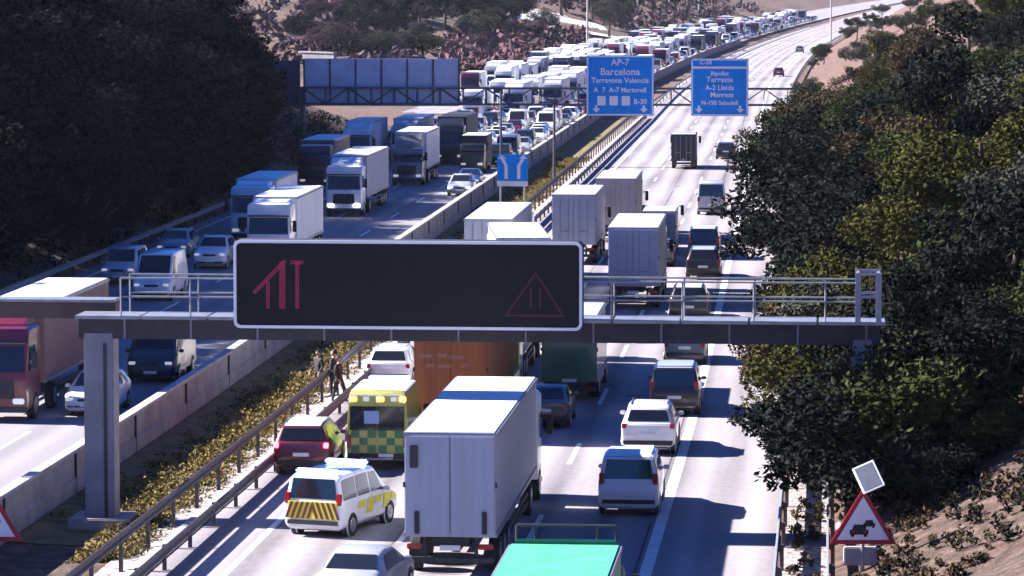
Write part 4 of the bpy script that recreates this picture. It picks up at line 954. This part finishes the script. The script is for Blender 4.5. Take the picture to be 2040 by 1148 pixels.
# background bushes and trees on the far bank
gb = 'trees on the far bank above the jam'
for (px, py, h, kind, shape, w, lab) in ((770, 62, 7, 'dark', 'wide', 1.6, 'dark bluish tree at the left of the clump on the far bank'), (830, 64, 8, 'dark', 'wide', 1.6, 'broad dark tree in the middle of the clump on the far bank'), (890, 58, 8, 'dark', 'wide', 1.5, 'dark tree at the right of the clump on the far bank'),
    (950, 66, 8, 'dark', 'round', 1.2, 'dark rounded tree between the light path and the concrete ramp'), (985, 50, 8, 'grey', 'round', 1.2, 'greyish tree left of the concrete ramp on the far bank'), (700, 118, 4, 'dark', 'bush', 1.8, 'low dark bush above the ribbed sign back'), (745, 116, 4, 'grey', 'bush', 1.6, 'low purple-grey bush above the ribbed sign back'),
    (845, 112, 4, 'green', 'bush', 1.3, 'small green bush below the light path'), (1085, 62, 4, 'grey', 'bush', 1.3, 'grey bush below the concrete ramp'), (1215, 70, 7, 'grey', 'round', 1.3, 'greyish tree between the two leftmost lamp posts'), (1240, 40, 7, 'dark', 'round', 1.3, 'dark tree behind the second lamp post'), (1300, 34, 7, 'grey', 'wide', 1.3, 'greyish tree between the second and third lamp posts'),
    (640, 40, 9, 'grey', 'wide', 1.3, 'greyish tree at the top of the pink bank'), (1120, 26, 8, 'grey', 'wide', 1.4, 'greyish tree behind the concrete ramp'), (1180, 30, 8, 'dark', 'wide', 1.4, 'dark tree behind the leftmost lamp post'), (1370, 20, 8, 'dark', 'wide', 1.4, 'dark tree at the top behind the distant jam'), (1420, 14, 8, 'grey', 'wide', 1.4, 'greyish tree at the top behind the distant jam')):
    p = hit(px, py + 6, 420); tree(p.x, p.y, h * 1.35 * max(1, p.y/800), kind, shape, lab, gb, w=w, z=p.z)
br = random.Random(17); k = 0
while k < 70:
    px = br.uniform(600, 1400); py = br.uniform(8, 122)
    if py > 120 - (px - 900)*.22 and px > 900: continue
    if abs(py - (16 + (px - 1028)*.36)) < 14 and 1010 < px < 1210: continue
    p = hit(px, py, 420); 
    if p.x - edge(p.y) > -36: continue
    k += 1; kd = br.choice(('mauve', 'grey', 'dark', 'mauve', 'dark', 'green')); sh = br.choice(('bush', 'bush', 'round'))
    tree(p.x, p.y, br.uniform(3.5, 7) * max(1, p.y/750), kd, sh, '%s %s on the far bank, %s plant in its scatter' % ({'mauve': 'purplish'}.get(kd, names.get(kd)), 'bush' if sh == 'bush' else 'tree', ORD(k)), gb, w=1.4, z=p.z)
# scrub on the slopes: nobody could count it
def scrub(name, pts, mk_, n_, size, rad, zoff=.1):
    mb = MB(); r = random.Random(len(pts))
    for (x, y, k) in pts: leaves(mb, r, (x, y, gz(x, y) + zoff + rad*k*.4), (rad*k, rad*k, rad*k*.7), n_, size*k**.5, .6)
    me = bpy.data.meshes.new(name); me.from_pydata(mb.v, [], mb.f); me.materials.append(mk_); o = link(name, me); o['kind'] = 'stuff'; return o
sr = random.Random(3)
med = []
for _ in range(3600):
    Y = 101 + 229*sr.random()**1.6; o = sr.triangular(-4.9, -1.0, -2.2)
    if Y < 109 and o < -2.8: continue
    med.append((edge(Y) + o, Y, sr.uniform(.35, 1.0)))
scrub('median_weeds', med, LEAF['dry'], 40, .055, .42, -.05)
scrub('median_green_weeds', [(x + sr.uniform(-.5, .3), y + sr.uniform(-1, 1), k) for x, y, k in med if sr.random() < .4], LEAF['olive'], 36, .055, .42, -.05)
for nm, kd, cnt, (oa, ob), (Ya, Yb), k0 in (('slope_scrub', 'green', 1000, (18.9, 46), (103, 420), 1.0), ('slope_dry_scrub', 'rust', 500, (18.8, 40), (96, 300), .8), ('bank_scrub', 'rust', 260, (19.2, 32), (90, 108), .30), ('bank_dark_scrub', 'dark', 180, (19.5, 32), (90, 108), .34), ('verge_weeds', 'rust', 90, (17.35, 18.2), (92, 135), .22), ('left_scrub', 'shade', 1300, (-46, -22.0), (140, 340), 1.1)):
    pts = []
    for _ in range(cnt):
        Y = sr.uniform(Ya, Yb); o = sr.uniform(oa, ob)
        if nm.startswith('slope') and Y < 104 and sr.random() < .8: continue
        pts.append((edge(Y) + o, Y, k0*sr.uniform(.5, 1.4)))
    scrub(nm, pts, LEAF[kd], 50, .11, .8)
KEEP = []
for A_, B_, r_ in (((1028, 16), (1195, 76), 20.0), ((862, 92), (930, 128), 9.0), ((862, 92), (930, 128), 9.0)):
    a_, b_ = hit(*A_, 420), hit(*B_, 420)
    for k in range(13): q = a_.lerp(b_, k/12); KEEP.append(Vector((q.x, q.y, r_**2)))
pts = []
for _ in range(1100):
    Y = sr.uniform(560, 1500); o = -34 - sr.random()*110; X = edge(Y) + o
    if any((X - q.x)**2 + ((Y - q.y)*.4)**2 < q.z for q in KEEP): continue
    pts.append((X, Y, sr.uniform(1.5, 4.5)))
scrub('far_bank_scrub', pts, LEAF['mauve'], 26, .42, .9)
pts = []
for _ in range(420):
    px, py = (sr.uniform(595, 745), sr.uniform(12, 112)) if sr.random() < .5 else (sr.uniform(890, 1160), sr.uniform(70, 150))
    p = hit(px, py, 420)
    if p.x - edge(p.y) > -34: continue
    pts.append((p.x, p.y, sr.uniform(1.5, 3.5)))
scrub('far_bank_red_scrub', pts, LEAF['pink'], 26, .42, .9)
# far bank: pale path, concrete ramp, wall
def ribbon(name, pix, width, m_, y0=420, lift=.25):
    P = [hit(px, py, y0) for px, py in pix]; v = []; f = []; N = 6; Q = []
    for i in range(len(P) - 1):
        for k in range(N): Q.append(P[i].lerp(P[i+1], k/N))
    Q.append(P[-1])
    for i, p in enumerate(Q):
        d = (Q[min(i+1, len(Q)-1)] - Q[max(i-1, 0)]); d.z = 0; d.normalize(); s_ = Vector((-d.y, d.x, 0)) * width/2
        for q in (p + s_, p - s_): v.append((q.x, q.y, gz(q.x, q.y) + lift))
    f = [(2*i, 2*i+1, 2*i+3, 2*i+2) for i in range(len(Q)-1)]
    me = bpy.data.meshes.new(name); me.from_pydata(v, [], f); me.materials.append(m_); o = link(name, me); o['kind'] = 'structure'; return o
PALE = mat('pale_concrete_deck', (.66, .62, .60), .9, 0, .25, .3)
ribbon('access_path', [(862, 92), (880, 100), (905, 118), (930, 128)], 2.5, PALE)
ribbon('ramp_road', [(1028, 16), (1080, 32), (1130, 46), (1178, 62), (1195, 76)], 26, PALE)
def wall(name, pix, hgt, th, m_, label, cap=None):
    P = [hit(px, py, 420) for px, py in pix]; e = empty(name, P[0]); m = MB()
    for a, b in zip(P[:-1], P[1:]): 
        a2, b2 = a - P[0], b - P[0]; a2.z += hgt/2 - .5; b2.z += hgt/2 - .5; m.bar(a2, b2, th, hgt + 1)
    m.build('wall', m_, e)
    m = MB()
    for a, b in zip(P[:-1], P[1:]):
        a2, b2 = a - P[0], b - P[0]; a2.z += hgt + .1; b2.z += hgt + .1; m.bar(a2, b2, th + .3, .25)
    m.build('coping', cap or CONCL, e); return tag(e, label, 'wall', 'far retaining walls')
wall('retaining_wall', [(700, 17), (830, 15), (960, 16)], 4, 1.0, BOXW, 'long pale wall along the top of the view', BOXW)
wall('retaining_wall', [(598, 122), (668, 124)], 1.4, 1.0, CONC, 'low concrete retaining wall at the foot of the far bank', CONC)

# ------------------------------------------------------------------ people
SKIN = mat('skin', (.42, .24, .17), .6); JKT = mat('dark_jacket', (.022, .018, .028), .8, 0, .3, 6); TRS = mat('dark_trousers', (.03, .025, .035), .85); HAIR = mat('dark_hair', (.015, .011, .009), .7)
SHOE = mat('shoe_leather', (.012, .011, .011), .5); VEST = mat('maroon_coat', (.022, .010, .014), .8, 0, .3, 6)
def skin_mesh(J, E, R, root, sub=2):
    me = bpy.data.meshes.new('s'); me.from_pydata(J, E, []); ob = bpy.data.objects.new('s', me); C.objects.link(ob)
    ob.modifiers.new('k', 'SKIN'); sl = me.skin_vertices[0].data
    for i, r in enumerate(R): sl[i].radius = (r, r) if not isinstance(r, tuple) else r
    sl[root].use_root = True
    s_ = ob.modifiers.new('u', 'SUBSURF'); s_.levels = sub; s_.render_levels = sub
    dg = bpy.context.evaluated_depsgraph_get(); dg.update(); out = bpy.data.meshes.new_from_object(ob.evaluated_get(dg)); bpy.data.objects.remove(ob)
    out.polygons.foreach_set('use_smooth', [True]*len(out.polygons)); return out
def person(x, y, z, rz, jacket, label, stride=.12, la=0.0, ra=0.0, sc=1.0):
    p = empty('person', (x, y, z), rz); p.scale = (sc*1.22, sc*1.22, sc)
    J = [(0, 0, .93), (0, 0, 1.12), (0, -.01, 1.32), (0, 0, 1.47), (0, .02, 1.56),
         (-.10, 0, .88), (-.12, stride*.5, .48), (-.13, stride*.4 - .02, .09), (-.14, stride*.4 + .14, .035),
         (.10, 0, .88), (.12, -stride*.3, .48), (.13, -stride*.5 - .02, .09), (.14, -stride*.5 + .14, .035),
         (-.19, -.01, 1.40), (-.25, -.02, 1.12), (-.24, .10 + la, .90 + la*.8), (-.24, .14 + la, .83 + la),
         (.19, -.01, 1.40), (.25, -.02, 1.12), (.24, .10 + ra, .90 + ra*.8), (.24, .14 + ra, .83 + ra)]
    E = [(0,1),(1,2),(2,3),(3,4),(0,5),(5,6),(6,7),(7,8),(0,9),(9,10),(10,11),(11,12),(2,13),(13,14),(14,15),(15,16),(2,17),(17,18),(18,19),(19,20)]
    R = [(.15,.11),(.14,.10),(.17,.11),.065,.055,.095,.062,.042,.04,.095,.062,.042,.04,.07,.05,.036,.03,.07,.05,.036,.03]
    me = skin_mesh(J, E, R, 0); me.materials.append(jacket); me.materials.append(TRS); me.materials.append(SKIN); me.materials.append(SHOE)
    for f in me.polygons:
        c = f.center; f.material_index = 3 if c.z < .085 else 2 if (c.z > 1.49 or (abs(c.x) > .2 and c.z < .90 + 1.2*max(la if c.x < 0 else ra, 0))) else 1 if c.z < .90 and abs(c.x) < .2 else 0
    link('body', me, p)
    m = MB(); bm2 = bmesh.new(); bmesh.ops.create_uvsphere(bm2, u_segments=16, v_segments=12, radius=1)
    for v in bm2.verts:
        k = v.co.copy(); v.co = Vector((k.x*.077*(1 - .18*max(0, -k.z)), k.y*.098 + .015*max(0, -k.z), k.z*.118 + 1.655))
    hme = bpy.data.meshes.new('head'); bm2.to_mesh(hme); bm2.free(); hme.materials.append(SKIN); hme.polygons.foreach_set('use_smooth', [True]*len(hme.polygons)); hd = link('head', hme, p)
    m = MB(); m.loft([[Vector((-.012, .09, 1.67)), Vector((.012, .09, 1.67)), Vector((0, .10, 1.68))], [Vector((-.018, .093, 1.625)), Vector((.018, .093, 1.625)), Vector((0, .122, 1.63))]]); m.build('nose', SKIN, hd)
    m = MB()
    for s_ in (-1, 1): m.cyl((s_*.03, .088, 1.665), (s_*.03, .096, 1.665), .011, 8)
    m.build('eyes', SIGNK, hd); m = MB(); m.box((0, .094, 1.595), (.045, .012, .012)); m.build('mouth', VEST, hd)
    m = MB()
    for s_ in (-1, 1): m.box((s_*.078, 0, 1.65), (.018, .04, .06))
    m.build('ears', SKIN, hd, .006)
    bm2 = bmesh.new(); bmesh.ops.create_uvsphere(bm2, u_segments=16, v_segments=12, radius=1)
    for v in bm2.verts:
        k = v.co.copy(); v.co = Vector((k.x*.086, k.y*.105 - .014, max(k.z*.122, -.05 if k.y < .3 else .055) + 1.672))
    hm_ = bpy.data.meshes.new('hair'); bm2.to_mesh(hm_); bm2.free(); hm_.materials.append(HAIR); hm_.polygons.foreach_set('use_smooth', [True]*len(hm_.polygons)); link('hair', hm_, p)
    for s_, x0, a_ in ((-1, -.24, la), (1, .24, ra)):
        b0 = Vector((x0, .14 + a_, .83 + a_)); HJ = [tuple(b0), tuple(b0 + Vector((0, .015, -.05)))]; HE = [(0, 1)]; HR = [.026, .030]
        for i, (dx, ln) in enumerate(((-.026, .07), (-.009, .08), (.009, .075), (.026, .06))):
            k = len(HJ); q = b0 + Vector((dx, .018, -.085)); HJ += [tuple(q), tuple(q + Vector((0, .012, -ln*.5))), tuple(q + Vector((0, .035, -ln*.9)))]; HE += [(1, k), (k, k+1), (k+1, k+2)]; HR += [.010, .009, .008]
        k = len(HJ); HJ += [tuple(b0 + Vector((-s_*.035, .03, -.05))), tuple(b0 + Vector((-s_*.045, .045, -.085)))]; HE += [(1, k), (k, k+1)]; HR += [.011, .009]
        hme = skin_mesh(HJ, HE, HR, 1, 1); hme.materials.append(SKIN); link('hand', hme, p)
    return tag(p, label, 'person', 'people standing beside the guardrail')
def on_walk(px, py): q = at_z(px, py, .03); return q
q = on_walk(645, 792); person(edge(q.y) - .72, q.y, .03, 1.2, JKT, 'person in a dark coat on the walkway, left of the close pair', .10, 0, 0, 1.05)
q = on_walk(668, 801); person(edge(q.y) - .34, q.y, .03, -1.9, VEST, 'person in a dark reddish coat on the walkway, right of the close pair', .30, .12)
q = at_z(617, 775, 0); person(edge(q.y) - 1.75, q.y, gz(edge(q.y) - 1.75, q.y), 2.2, JKT, 'person standing apart in the weeds behind the taller guardrail', .05, 0, .05, .95)

hz = mat('summer_haze', (1, 1, 1)); hz.node_tree.nodes.remove(hz.node_tree.nodes['Principled BSDF'])
pv = hz.node_tree.nodes.new('ShaderNodeVolumePrincipled'); pv.inputs['Color'].default_value = (.80, .86, 1, 1); pv.inputs['Density'].default_value = .00003; pv.inputs['Anisotropy'].default_value = .2
hz.node_tree.links.new(pv.outputs[0], hz.node_tree.nodes['Material Output'].inputs['Volume'])
m = MB(); m.box((0, 3100, 50), (5400, 7000, 140)); tag(m.build('haze', hz), kind='stuff')
